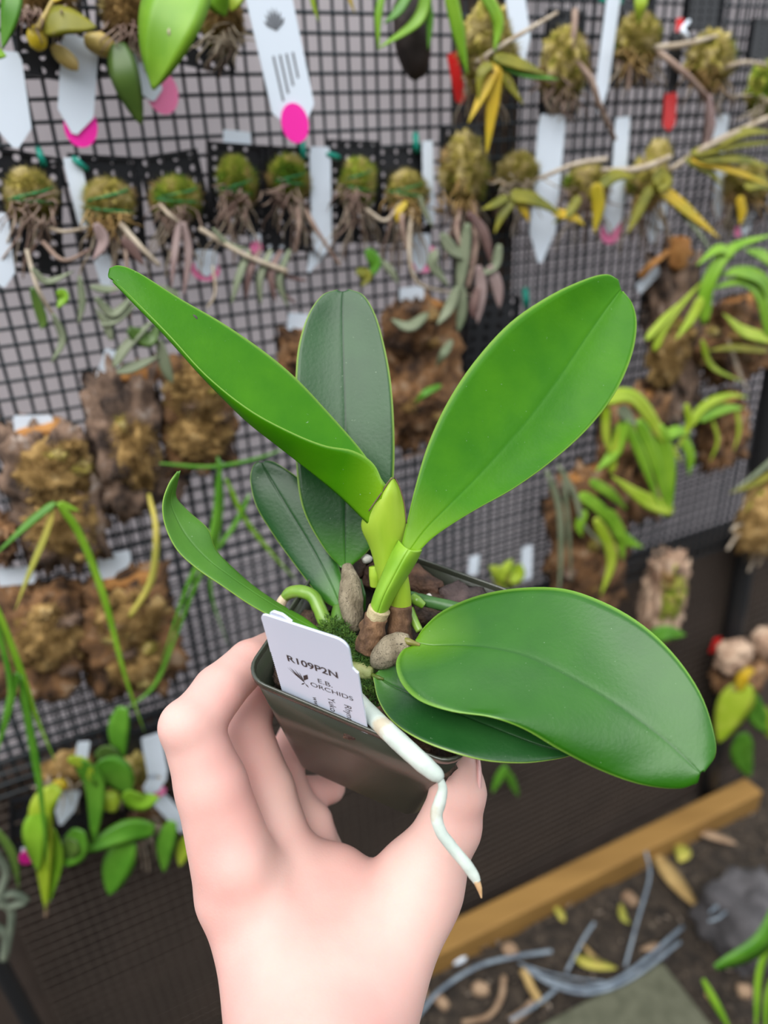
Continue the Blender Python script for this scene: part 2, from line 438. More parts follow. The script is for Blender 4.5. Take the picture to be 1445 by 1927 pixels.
CHIPLAB = ['bark chip in the back left corner of the pot, by the green root', 'reddish bark chip behind the upright leaf base', 'bark chip right behind the stems', 'purplish bark chip at the back rim of the pot', 'purplish bark chip near the far right rim', 'dark bark chip at the right side of the pot', 'reddish bark chip between stems and big lower leaf', 'purplish bark chip in the far right corner of the pot', 'reddish bark chip under the lower leaf beside the white root', 'dark bark chip deep in the near right corner', 'reddish bark chip behind the tag foot', 'dark bark chip at the left rim below the twisted leaf', 'dark bark chip in the left corner behind the tag', 'purplish bark chip hidden low behind the tag', 'purplish bark chip under the base of the big lower leaf', 'reddish bark chip at the back left rim', 'purplish bark chip at the left rim by the root cap', 'dark bark chip below the speckled oval bulb', 'dark bark chip at the foot of the stems']
rs = random.Random(11)
chips = [(-31, 28, -9, 9, 5, 4, 0), (-3, 33, -4, 10, 5.5, 5, 1), (7, 25, -7, 9, 6, 4, 0), (17, 33, -5, 9, 6, 4.5, 2), (28, 30, -8, 10, 6, 4, 2), (34, 12, -10, 8, 6, 4, 0),
         (22, 14, -8, 9, 4.5, 4, 1), (33, 34, -6, 7, 5, 4, 2), (17, -30, -10, 12, 5, 4, 1), (31, -28, -20, 9, 6, 4, 0), (4, -33, -15, 8, 5, 4, 1), (-34, -5, -13, 9, 6, 5, 0),
         (-28, -22, -13, 10, 7, 4, 0), (-12, -32, -13, 9, 6, 4, 2), (33, -8, -12, 8, 7, 4, 2), (-20, 33, -8, 8, 5, 4, 1), (-34, 14, -11, 7, 5, 4, 2), (0, -18, -14, 8, 6, 4, 0), (10, 8, -13, 8, 6, 4, 0)]
for i, (x, y, z, a, b, c, k) in enumerate(chips):
    th = rs.uniform(0, 3.14); e1 = (PX * math.cos(th) + PY * math.sin(th)); e2 = PZ.cross(e1)
    tl = rs.uniform(-.4, .4); e3 = (PZ * math.cos(tl) + e2 * math.sin(tl)); e2 = e3.cross(e1)
    o = mesh('bark_chip', *lump(pot(x, y, z), e1 * a / 1000, e2 * b / 1000, e3 * c / 1000, 3, .42, 2.1, i + 1, .4), barkM[k])
    tag(o, CHIPLAB[i], 'bark chip', 'bark chips in the pot')
perl = mat('white_perlite', (.62, .60, .55), rough=.9, bump=.6)
for i, (px, py, z, r) in enumerate(((690, 1052, .302, 2.3), (807, 1121, .296, 1.2), (742, 1049, .303, 1.3))):
    o = mesh('perlite_grain', *lump(at(px, py, z), RIGHT * r / 1000, UP * r * .8 / 1000, FWD * r / 1000, 2, .3, 1.4, i + 30), perl)
    tag(o, ('largest white perlite grain, behind the papery bulb', 'tiny white perlite grain right of the green root', 'small white perlite grain behind the sheath')[i], 'perlite', 'perlite grains in the pot')

# ---- the orchid
orchid = thing('orchid_plant', pot(-3, 2, -14), 'young orchid with broad glossy green leaves growing in the pot', 'orchid')
newL = leafmat('new_leaf_green', (.040, .215, .0006), (.070, .28, .001), (.26, .48, .07), (.24, .47, .008), rough=.40, transl=.36, spec=.24, rib=(.9, .95, 1))
midL = leafmat('broad_leaf_green', (.015, .108, .002), (.025, .14, .003), (.20, .42, .05), (.13, .30, .005), rough=.38, transl=.16, coat=.10, ior=1.5, rib=(.8, .85, .9))
oldL = leafmat('old_leaf_dark_green', (.008, .058, .010), (.015, .08, .015), (.28, .44, .08), (.06, .22, .012), rough=.34, transl=.08, coat=.08, ior=1.45, spec=.45, rib=(.45, .45, .5))
grnL = leafmat('twisted_leaf_green', (.06, .20, .015), (.095, .26, .025), (.28, .48, .05), (.09, .30, .012), rough=.42, transl=.20, rib=(.95, .95, .95))

def leaf(name, L, C, R, m, n=56, k=29, thick=1.3, fold=0.0, groove=.22, parent=orchid, label=None):
    """L, C, R: stations (px, py, mm depth) of left edge, midrib and right edge, base to tip"""
    def res(P):
        return catmull([at(x, y, z / 1000) for x, y, z in P], n)
    l, c, r = res(L), res(C), res(R)
    G = []
    for i in range(n):
        row = []
        for j in range(k):
            v = -1 + 2 * j / (k - 1)
            # finer columns close to the margin and the rib
            v = math.copysign(abs(v) ** 1.35, v)
            q = l[i] * (v * (v - 1) / 2) + c[i] * (1 - v * v) + r[i] * (v * (v + 1) / 2)
            s = l[i].lerp(c[i], 1 + v) if v < 0 else c[i].lerp(r[i], v)
            row.append((q.lerp(s, fold), v))
        G.append(row)
    P = [[p for p, v in row] for row in G]
    nor = []
    for i in range(n):
        rowN = []
        for j in range(k):
            du = P[min(i + 1, n - 1)][j] - P[max(i - 1, 0)][j]; dv = P[i][min(j + 1, k - 1)] - P[i][max(j - 1, 0)]
            nn = du.cross(dv); rowN.append(nn.normalized() if nn.length > 1e-12 else Vector((0, 0, 1)))
        nor.append(rowN)
    if sum((nor[n // 2][j].dot(CAM - P[n // 2][j]) for j in range(k))) < 0:
        sg = -1
    else: sg = 1
    V, F, Cc = [], [], []
    for side in (1, -1):
        for i in range(n):
            for j in range(k):
                v = G[i][j][1]
                t = thick * (1 - .75 * abs(v) ** 6) / 2000
                d = 0
                if side == 1: d = groove * math.exp(-(v / .035) ** 2) / 1000
                V.append(P[i][j] + nor[i][j] * sg * (side * t - d))
                Cc.append((abs(v), i / (n - 1), 1.0 if side == 1 else 0.0))
    N = n * k
    for i in range(n - 1):
        for j in range(k - 1):
            a = i * k + j
            q = (a, a + k, a + k + 1, a + 1)
            F.append(q if sg > 0 else tuple(reversed(q)))
            q2 = tuple(x + N for x in (a, a + 1, a + k + 1, a + k)); F.append(q2 if sg > 0 else tuple(reversed(q2)))
        for j in (0, k - 1):
            a = i * k + j; F.append((a, a + k, a + k + N, a + N) if (j == 0) != (sg > 0) else (a, a + N, a + k + N, a + k))
    for i in (0, n - 1):
        for j in range(k - 1):
            a = i * k + j; F.append((a, a + 1, a + 1 + N, a + N))
    o = mesh(name, V, F, m, parent); setcol(o, Cc)
    if label: o['label'] = label
    return o

leaf('leaf', [(640, 1066, 300), (612, 1035, 299), (580, 982, 298.5), (564, 935, 298), (557, 870, 298), (556, 790, 298.5), (556, 715, 300), (562, 650, 302), (580, 592, 304), (606, 556, 306), (634, 545, 307)],
     [(650, 1070, 300), (650, 1035, 300), (650, 985, 300), (650, 935, 300), (650, 870, 300.5), (650, 790, 301.5), (648, 715, 303), (646, 650, 305), (645, 592, 306.5), (645, 562, 307), (645, 550, 307.5)],
     [(660, 1066, 300), (694, 1035, 299), (724, 985, 298.5), (737, 935, 298), (742, 870, 298), (741, 790, 298.5), (735, 715, 300), (723, 650, 302), (706, 592, 304), (684, 556, 306), (656, 544, 307)], oldL)
leaf('leaf', [(634, 1146, 297), (606, 1128, 300), (575, 1090, 303), (545, 1050, 305), (510, 1000, 307), (482, 952, 308), (471, 905, 308), (476, 878, 308), (486, 869, 308)],
     [(641, 1140, 297), (622, 1095, 301), (598, 1050, 303.5), (575, 1010, 305), (548, 966, 306), (524, 926, 307), (506, 896, 308), (496, 878, 308), (493, 871, 308)],
     [(650, 1130, 296), (640, 1075, 303), (625, 1020, 304), (610, 975, 305), (592, 936, 306), (568, 905, 307), (540, 884, 307), (515, 869, 308), (499, 867, 308)], oldL)
leaf('leaf', [(752, 1040, 271), (766, 980, 273), (783, 910, 276), (806, 835, 279), (842, 757, 282), (893, 680, 285), (960, 607, 288), (1035, 556, 291), (1100, 526, 294), (1140, 516, 297), (1163, 526, 299)],
     [(768, 1040, 270), (800, 997, 273), (846, 950, 277), (898, 897, 282), (950, 840, 286), (1002, 778, 290), (1050, 712, 293), (1095, 645, 296), (1132, 592, 298), (1156, 560, 299), (1167, 545, 300)],
     [(784, 1042, 269), (822, 1006, 272), (890, 962, 276), (970, 917, 280), (1048, 860, 283), (1112, 800, 286), (1160, 735, 288), (1189, 668, 291), (1198, 610, 294), (1190, 572, 297), (1172, 548, 299)], newL)
leaf('leaf', [(781, 1206, 269), (800, 1178, 272), (836, 1148, 277), (900, 1121, 280), (976, 1107, 277), (1060, 1108, 270), (1140, 1135, 262), (1212, 1178, 254), (1272, 1236, 247), (1318, 1305, 241), (1342, 1375, 237), (1346, 1420, 235), (1325, 1453, 233)],
     [(782, 1210, 268), (812, 1216, 266.5), (860, 1216, 264), (920, 1220, 260), (984, 1234, 256), (1044, 1260, 252), (1104, 1293, 248), (1160, 1326, 244.5), (1212, 1362, 241), (1258, 1398, 238), (1290, 1428, 235.5), (1308, 1446, 234), (1318, 1455, 233)],
     [(776, 1216, 267), (757, 1224, 265), (745, 1250, 261), (756, 1287, 255), (790, 1319, 249), (850, 1339, 243), (920, 1349, 239), (985, 1372, 238.5), (1050, 1410, 238.5), (1130, 1450, 238), (1205, 1476, 236), (1275, 1484, 234.5), (1312, 1474, 233.5)], midL)
leaf('leaf', [(712, 1262, 273), (745, 1245, 271), (800, 1236, 269), (860, 1250, 265), (925, 1285, 260), (990, 1330, 256), (1040, 1375, 252), (1075, 1405, 249), (1082, 1416, 248)],
     [(706, 1270, 273), (736, 1290, 270), (780, 1310, 265), (835, 1334, 259), (895, 1358, 254), (955, 1382, 250.5), (1010, 1402, 248.5), (1056, 1414, 247.5), (1082, 1418, 247)],
     [(702, 1274, 272), (712, 1318, 266), (738, 1358, 258), (785, 1390, 250), (848, 1415, 244.5), (915, 1432, 243.5), (985, 1436, 244), (1045, 1429, 245.5), (1082, 1420, 246.5)], oldL)
# the channelled new leaf: far edge, keel, near edge
leaf('leaf', [(727, 915, 271), (712, 893, 275), (676, 843, 279), (620, 779, 280), (560, 715, 279), (500, 664, 277), (420, 609, 274), (335, 560, 271), (262, 514, 268), (225, 500, 267), (206, 505, 266)],
     [(712, 1000, 270), (688, 978, 270), (640, 931, 270), (580, 882, 269), (520, 835, 268), (460, 786, 267), (390, 715, 266), (320, 638, 265.5), (255, 571, 265.5), (222, 537, 265.5), (205, 518, 266)],
     [(722, 912, 265.5), (702, 872, 266), (664, 848, 264), (610, 838, 262), (545, 812, 261), (468, 770, 261), (388, 706, 262), (318, 630, 263), (256, 567, 264.5), (224, 536, 265), (206, 524, 266)], newL, fold=.8, groove=0)
leaf('leaf', [(600, 1192, 287), (560, 1182, 284), (520, 1165, 282), (470, 1138, 281), (420, 1104, 280), (370, 1070, 280), (333, 1035, 280), (311, 990, 280), (306, 948, 280), (317, 912, 281), (333, 887, 282)],
     [(602, 1189, 288), (566, 1172, 288), (526, 1148, 287), (478, 1118, 286), (432, 1086, 285), (388, 1052, 285), (352, 1012, 285), (330, 974, 285), (319, 943, 284), (325, 912, 283), (336, 887, 282)],
     [(603, 1187, 290), (572, 1162, 292), (532, 1140, 292), (484, 1108, 291), (440, 1070, 290), (406, 1034, 289), (392, 996, 289), (358, 965, 289), (332, 936, 287), (334, 908, 285), (340, 886, 282)], grnL, fold=.3)

V, F = lump(at(368, 598, .2712), (RIGHT * .6 - UP * .8) * .0016, (RIGHT * .8 + UP * .6) * .0008, FWD * .0009, 2, .2, 2, 4)
mesh('leaf_spot', V, F, mat('dark_leaf_spot', (.05, .05, .035), rough=.7), orchid)
# sheaths, stems and bulbs
def tpart(name, pts, rad, m, seg=18, n=24, flat=1.0, bump=0.0, side=RIGHT, parent=orchid, label=None, capped=True):
    """pts: (px, py, mm); rad in px at that depth"""
    P = [at(x, y, z / 1000) for x, y, z in pts]
    zr = sum(p[2] for p in pts) / len(pts) / 1000 / FPX
    o = mesh(name, *tube(P, [r * zr for r in rad], n, seg, side, flat, bump, len(name), capped), m, parent)
    if label: o['label'] = label
    return o
sheathM = mat('yellow_green_sheath', (.34, .54, .03), (.44, .62, .05), scale=120, rough=.45, transl=.25, stretch=(1, 1, .25))
stemM = mat('green_stem', (.20, .42, .02), (.28, .50, .04), scale=90, rough=.42, transl=.12)
huskM = mat('grey_tan_papery_husk', (.17, .135, .085), (.32, .265, .18), scale=160, rough=.85, bump=.7, bscale=900, stretch=(1, 1, .3), lo=.4)
brownM = mat('brown_papery_sheath', (.06, .028, .014), (.27, .145, .07), scale=150, rough=.8, bump=.7, bscale=500, stretch=(1, 1, .4))
def speckle(m, thr=.66, sc=1500, col=(.06, .045, .03)):
    N = m.node_tree.nodes; L = m.node_tree.links; bs = N['Principled BSDF']; src = bs.inputs['Base Color'].links[0].from_socket
    tc = N.new('ShaderNodeTexCoord'); nz = N.new('ShaderNodeTexNoise'); nz.inputs['Scale'].default_value = sc; nz.inputs['Detail'].default_value = 1
    L.new(tc.outputs['Object'], nz.inputs['Vector'])
    mr = N.new('ShaderNodeMapRange'); mr.inputs[1].default_value = thr; mr.inputs[2].default_value = thr + .04
    L.new(nz.outputs['Fac'], mr.inputs[0])
    mx = N.new('ShaderNodeMix'); mx.data_type = 'RGBA'; L.new(mr.outputs[0], mx.inputs[0]); L.new(src, mx.inputs[6]); mx.inputs[7].default_value = (*col, 1)
    L.new(mx.outputs[2], bs.inputs['Base Color'])
speckle(huskM)
creamM = mat('cream_papery_ring', (.42, .33, .18), (.56, .47, .27), scale=200, rough=.8, bump=.4)
leaf('leaf_sheath', [(716, 1110, 281), (707, 1070, 279), (696, 1030, 277), (680, 992, 274), (689, 962, 272), (712, 930, 270), (737, 902, 269)],
     [(730, 1112, 277), (727, 1072, 274.5), (723, 1032, 271.5), (719, 990, 268.5), (722, 956, 267), (730, 925, 266.5), (739, 900, 268)],
     [(744, 1110, 281), (749, 1070, 279), (757, 1030, 276), (764, 990, 274), (760, 950, 272), (753, 922, 270), (741, 901, 269)], sheathM, groove=0, n=30)
tpart('sheath_margin', [(765, 985, 270), (759, 940, 268.5), (741, 899, 267), (716, 930, 266), (694, 962, 266.5)], [1.3] * 5, mat('purple_brown_margin', (.12, .07, .05), rough=.7), seg=6, n=20)
leaf('clasping_sheath', [(694, 1152, 276), (703, 1120, 275), (720, 1078, 274), (736, 1040, 273), (750, 1016, 272)],
     [(709, 1158, 271), (722, 1122, 268), (741, 1085, 266), (760, 1050, 265), (770, 1034, 265)],
     [(729, 1150, 276), (747, 1116, 275), (767, 1084, 274), (785, 1054, 272), (794, 1034, 270)], stemM, groove=.4, n=30)
tpart('stem', [(754, 1146, 281), (753, 1110, 278), (748, 1068, 276)], [21, 19, 17], sheathM)
tpart('stem_sheath', [(752, 1206, 283), (752, 1180, 281.5), (753, 1138, 279.5)], [25, 23, 22], brownM, bump=.12)
tpart('stem_sheath', [(692, 1222, 279), (698, 1195, 277), (708, 1160, 274.5)], [25, 25, 21], brownM, bump=.25)
tpart('sheath_ring', [(704, 1170, 275.2), (709, 1158, 274), (714, 1146, 273)], [17, 20.5, 21.5], creamM, flat=.95)
tpart('sheath_ring', [(707, 1102, 283), (706, 1082, 281.5), (704, 1066, 281)], [11, 12, 10], sheathM)
tpart('pseudobulb', [(668, 1186, 290), (664, 1160, 288), (660, 1128, 287), (659, 1098, 288), (655, 1076, 291), (653, 1066, 293)], [9, 20, 24, 20, 13, 10], huskM, bump=.06, label='grey tan papery bulb')
tpart('pseudobulb', [(682, 1150, 290), (680, 1120, 289), (676, 1090, 291)], [6, 9, 4], oldL)
tpart('pseudobulb', [(706, 1248, 276), (718, 1238, 273), (736, 1224, 271), (757, 1212, 270), (772, 1206, 269.5)], [12, 24, 29, 25, 14], huskM, bump=.05, side=UP, label='speckled grey oval bulb')
tpart('leaf_stalk', [(756, 1204, 268.5), (770, 1208, 267), (790, 1214, 266.5)], [7, 7, 3], mat('dark_leaf_stalk', (.13, .15, .02), (.22, .17, .05), scale=200, rough=.4))
tpart('leaf_stalk', [(700, 1270, 274), (712, 1275, 271.5), (722, 1278, 271)], [4, 4, 2], mat('dark_leaf_stalk_small', (.10, .14, .02), rough=.4))
tpart('rhizome', [(660, 1262, 280), (680, 1262, 277), (702, 1268, 275)], [16, 17, 12], mat('pale_green_rhizome', (.22, .26, .08), (.33, .33, .14), scale=200, rough=.6, bump=.3), bump=.15)
tpart('rhizome', [(645, 1190, 293), (640, 1165, 294), (638, 1140, 296)], [20, 20, 12], mat('dark_green_stem', (.06, .16, .015), (.10, .22, .03), scale=100, rough=.4))
rootG = mat('green_root', (.13, .27, .02), (.20, .34, .05), scale=140, rough=.3, spec=.6)
tpart('root', [(533, 1128, 300), (545, 1116, 298), (566, 1113, 296), (588, 1122, 294), (601, 1146, 292), (613, 1172, 291), (632, 1196, 289), (662, 1222, 286), (694, 1240, 283)], [8, 12, 13, 13, 13, 14, 16, 20, 20], rootG, bump=.08, n=40)
tpart('root_tip', [(536, 1124, 299.5), (529, 1136, 299), (527, 1150, 298.5), (533, 1160, 298)], [9, 10, 10, 5], mat('tan_dead_root', (.50, .36, .22), (.66, .54, .38), scale=200, rough=.85, bump=.4), bump=.15)
tpart('root', [(770, 1118, 292), (800, 1130, 290), (850, 1142, 287), (890, 1150, 285)], [7, 11, 12, 11], mat('dark_green_root', (.03, .10, .02), (.06, .16, .04), scale=120, rough=.4), bump=.1)
tpart('root', [(776, 1122, 288), (784, 1130, 287), (797, 1140, 287)], [8, 10, 7], rootG)
tpart('root', [(770, 1146, 286), (778, 1166, 284), (790, 1188, 281)], [9, 9, 7], rootG)
silver = mat('silvery_white_root', (.46, .53, .48), (.58, .64, .58), scale=90, rough=.7, c3=(.52, .46, .34), bump=.15, lo=.35, hi=.55)
wr = tpart('aerial_root', [(672, 1310, 272), (700, 1346, 261), (730, 1376, 252), (764, 1408, 246.8), (800, 1440, 243), (822, 1459, 241.5), (830, 1468, 241)], [12, 17, 18, 18, 17, 14, 8], silver, bump=.04, n=40)
tpart('aerial_root', [(828, 1464, 241), (833, 1485, 241), (828, 1508, 241), (821, 1535, 241), (830, 1566, 240), (852, 1596, 239), (876, 1625, 238), (892, 1648, 237.5), (898, 1660, 237)], [6, 9, 12, 12, 11, 11, 11, 10, 7], silver, bump=.07, n=48)
tpart('root_tip', [(896, 1656, 237), (902, 1672, 237), (906, 1690, 237)], [7, 5, 1.2], mat('orange_tan_root_tip', (.52, .30, .13), (.66, .44, .24), scale=200, rough=.8))
# moss on the rhizome
mossM = mat('fresh_green_pot_moss', (.02, .07, .006), (.075, .16, .015), scale=300, rough=.9)
def fuzz(b, c, n, ln, r, up, rnd, spread=1.0, wid=.00035):
    for _ in range(n):
        d = Vector((rnd.gauss(0, 1), rnd.gauss(0, 1), rnd.gauss(0, 1))).normalized()
        if d.dot(up) < -.2: d = -d
        p = c + Vector((d.x * r[0], d.y * r[1], d.z * r[2])) if hasattr(r, '__len__') else c + d * r
        q = p + (d + Vector((rnd.gauss(0, .5), rnd.gauss(0, .5), rnd.gauss(0, .5))) * spread).normalized() * ln * rnd.uniform(.5, 1.2)
        s = d.cross(Vector((rnd.gauss(0, 1), rnd.gauss(0, 1), rnd.gauss(0, 1)))).normalized() * wid
        w = s.cross((q - p).normalized()).normalized() * wid
        b.add([p + s, p - s * .5 + w * .8, p - s * .5 - w * .8, q], [(0, 1, 3), (1, 2, 3), (2, 0, 3)])
rnd = random.Random(3); b = MB()
for k in range(26):
    t = k / 25; x = 612 + 90 * t + rnd.gauss(0, 5); y = 1172 + 74 * t + rnd.gauss(0, 7)
    fuzz(b, at(x, y, .289 - .012 * t), 45, .0022, .0024, -FWD, rnd)
for k in range(14):
    fuzz(b, at(700 + rnd.gauss(0, 12), 1300 + rnd.gauss(0, 25), .276), 35, .0022, .0024, -FWD, rnd)
o = b.build('moss', mossM, orchid, smooth=False); o['kind'] = 'stuff'

# ---- name tag
TX = RIGHT * .89848 - UP * .22088 + FWD * -.37941
TY = RIGHT * .08580 - UP * .75920 + FWD * .64518
TX.normalize(); TY = (TY - TX * TY.dot(TX)).normalized(); TN = TX.cross(TY)
if TN.dot(FWD) > 0: TN = -TN
TO = mm(-40.9, 33.6, 237.6) + PY * .0022
def tg(x, y, h=0.0): return TO + (TX * x + TY * y + TN * h) / 1000
tagroot = thing('plant_tag', tg(16, 60), 'white printed plant tag standing in the held pot', 'tag')
def arc(cx, cy, r, a0, a1, n=6):
    return [(cx + r * math.cos(math.radians(a0 + (a1 - a0) * i / (n - 1))), cy + r * math.sin(math.radians(a0 + (a1 - a0) * i / (n - 1)))) for i in range(n)]
def slab(outline, f, h0, h1):
    n = len(outline)
    V = [f(x, y, h0) for x, y in outline] + [f(x, y, h1) for x, y in outline]
    F = [tuple(range(n - 1, -1, -1)), tuple(range(n, 2 * n))] + [(i, (i + 1) % n, n + (i + 1) % n, n + i) for i in range(n)]
    return V, F
heldtag = mat('pale_blue_white_tag', (.72, .78, .93), rough=.45)
serr = []
for i in range(25):
    y = 20 + i * 1.05; serr += [(-.25, y), (.2, y + .52)]
outl = arc(2.6, 3.0, 2.6, 180, 270) + arc(28.0, 4.6, 4.2, 270, 360) + [(32.2, 13.2), (33.2, 14.6), (34.0, 15.2), (33.7, 49.4), (0.1, 47.6)] + list(reversed(serr)) + [(-.2, 18), (0, 12)]
tagbody = mesh('tag_body', *slab(outl, tg, -.35, .35), heldtag, tagroot, smooth=False)
mesh('tag_tab', *slab([(3.5, -.3), (5, -1.6), (8.4, -1.5), (11.5, .6), (10.5, 1.2), (4, .9)], tg, -1.2, -.3), heldtag, tagroot, smooth=False)
def text(s, x, y, size, xs=1.0, rot=0.0, m=M['ink'], parent=tagbody, extr=0.0, bold=0.0, f=tg, name='lettering'):
    cu = bpy.data.curves.new(name, 'FONT'); cu.body = s; cu.size = 1.0; cu.offset = bold; cu.extrude = 0
    ob = bpy.data.objects.new('txt', cu); COL.objects.link(ob)
    bpy.context.view_layer.update()
    me = ob.evaluated_get(bpy.context.evaluated_depsgraph_get()).to_mesh()
    vs_ = [v.co.copy() for v in me.vertices]; fs = [tuple(p.vertices) for p in me.polygons]
    ob.to_mesh_clear(); bpy.data.objects.remove(ob); bpy.data.curves.remove(cu)
    c, sn = math.cos(rot), math.sin(rot); V = []
    for v in vs_:
        a, d = v.x * size * xs, -v.y * size
        V.append(f(x + a * c - d * sn, y + a * sn + d * c, .42))
    o = mesh(name, V, fs, m, parent, smooth=False)
    return o
text('R109P2N', 6.2, 21.6, 4.6, 1.12, bold=.02)
text('E.B.', 17.0, 28.3, 3.5, 1.15)
text('ORCHIDS', 13.6, 31.8, 3.3, 1.18)
text('Rhync', 26.2, 35.6, 4.0, .95, math.pi / 2)
text('Yuko Ita', 19.8, 35.0, 4.0, .95, math.pi / 2)
text('www', 13.2, 38.2, 3.3, .95, math.pi / 2)
# emblem: a sheaf of leaves with a bloom
b = MB()
def petal(p0, p1, w):
    d = Vector((p1[0] - p0[0], p1[1] - p0[1])); nrm = Vector((-d.y, d.x)).normalized() * w
    pts = [(p0[0], p0[1]), (p0[0] + d.x * .55 + nrm.x, p0[1] + d.y * .55 + nrm.y), (p1[0], p1[1]), (p0[0] + d.x * .55 - nrm.x, p0[1] + d.y * .55 - nrm.y)]
    b.add([tg(x, y, .42) for x, y in pts], [(0, 1, 2, 3)])
for p0, p1, w in (((11.4, 31.5), (6.4, 25.0), .42), ((11.4, 31.5), (5.4, 25.6), .2), ((11.4, 31.5), (8.4, 25.2), .3), ((11.4, 31.5), (10.0, 26.0), .25), ((11.2, 30.2), (13.4, 25.8), 1.0), ((11.4, 31.5), (9.6, 33.2), .3), ((11.4, 31.5), (12.6, 33.6), .3)):
    petal(p0, p1, w)
b.build('emblem', M['ink'], tagbody, smooth=False)

# ---- the hand: one continuous skin surface grown from a smooth blend of bones and pads
def C3(px, py, z): return np.array([(px - 722.5) / FPX * z, (py - 963.5) / FPX * z, z])
def cone(P, a, b, ra, rb):
    ba = b - a; l2 = ba @ ba
    h = np.clip(((P - a) @ ba) / l2, 0, 1)
    d = P - a - h[..., None] * ba
    return np.sqrt((d * d).sum(-1)) - (ra + (rb - ra) * h)
def smin(a, b, k):
    h = np.clip(.5 + .5 * (b - a) / k, 0, 1)
    return b * (1 - h) + a * h - k * h * (1 - h)
def ellip(P, c, ax, r):
    """ellipsoid, ax 3x3 rows = axes"""
    q = (P - c) @ np.array(ax).T / np.array(r)
    k0 = np.sqrt((q * q).sum(-1)); k1 = np.sqrt(((q / np.array(r)) ** 2).sum(-1)) + 1e-9
    return k0 * (k0 - 1) / k1
def chain(P, pts, rad, k=2.5):
    d = None
    for i in range(len(pts) - 1):
        c = cone(P, pts[i], pts[i + 1], rad[i], rad[i + 1])
        d = c if d is None else smin(d, c, k)
    return d
def hand_sdf(P):
    # forearm, wrist and back of the hand
    d = chain(P, [C3(606, 2240, 212), C3(600, 2080, 232), C3(596, 1925, 254)], [33, 29.5, 27.5], 8)
    d = np.maximum(d, -1e3)
    d = smin(d, cone(P, C3(560, 1900, 262), C3(466, 1690, 274), 23, 17.0), 14)     # index metacarpal
    d = smin(d, cone(P, C3(600, 1890, 266), C3(545, 1680, 288), 23, 16.5), 14)     # middle metacarpal
    d = smin(d, cone(P, C3(640, 1880, 272), C3(610, 1690, 302), 22, 15), 12)
    d = smin(d, cone(P, C3(665, 1880, 262), C3(782, 1672, 281), 22, 17), 14)       # thumb metacarpal, thenar pad
    d = smin(d, cone(P, C3(650, 1730, 284), C3(560, 1640, 290), 14, 13), 12)       # web
    d = smin(d, cone(P, C3(700, 1720, 286), C3(640, 1650, 294), 14, 11), 10)
    # thumb
    th = chain(P, [C3(782, 1672, 281), C3(846, 1556, 279), C3(862, 1490, 277), C3(866, 1448, 276)], [15.5, 11.6, 10.2, 7.8], 3)
    d = smin(d, th, 8)
    # index finger
    ix = chain(P, [C3(452, 1665, 272), C3(398, 1480, 268), C3(361, 1372, 266)], [16.5, 12.6, 10.8], 3)
    ix = smin(ix, chain(P, [C3(361, 1372, 266), C3(412, 1300, 277), C3(470, 1246, 293)], [10.8, 9.6, 8.8], 2), 1.2)
    ix = smin(ix, cone(P, C3(470, 1246, 293), C3(520, 1215, 308), 8.6, 7.2), 2)
    d = smin(d, ix, 6)
    # middle finger
    md = chain(P, [C3(540, 1660, 288), C3(500, 1490, 300), C3(462, 1372, 303)], [15, 11.5, 10.2], 3)
    md = smin(md, chain(P, [C3(462, 1372, 303), C3(490, 1290, 318), C3(535, 1235, 332)], [9.8, 8.8, 7.6], 2), 2)
    d = smin(d, md, 4)
    # ring finger and little finger, folded under the pot
    rg = chain(P, [C3(592, 1660, 304), C3(560, 1540, 322), C3(528, 1455, 332), C3(560, 1375, 345)], [13, 10.5, 9.5, 8], 3)
    d = smin(d, rg, 3.5)
    lt = chain(P, [C3(620, 1660, 312), C3(590, 1565, 333), C3(566, 1497, 344), C3(622, 1484, 349)], [12, 9, 8.2, 7.0], 3)
    d = smin(d, lt, 3)
    d = smin(d, cone(P, C3(600, 1650, 310), C3(592, 1548, 320), 9, 8), 5)
    # knuckle swellings, hollow between the thumb and index bones, creases
    d = smin(d, np.sqrt(((P - C3(343, 1362, 262)) ** 2).sum(-1)) - 7.5, 5)
    d = smin(d, np.sqrt(((P - C3(450, 1635, 262)) ** 2).sum(-1)) - 7.0, 9)
    hol = np.sqrt(((P - C3(640, 1650, 255)) ** 2).sum(-1)) - 9.0
    d = -smin(-d, hol, 10)
    for a, b in ((C3(408, 1350, 255), C3(442, 1372, 262)), (C3(878, 1556, 262), C3(906, 1548, 270)), (C3(872, 1568, 261), C3(900, 1566, 269))):
        cr = cone(P, a, b, .5, .5); d = -smin(-d, cr, 1.6)
    return d
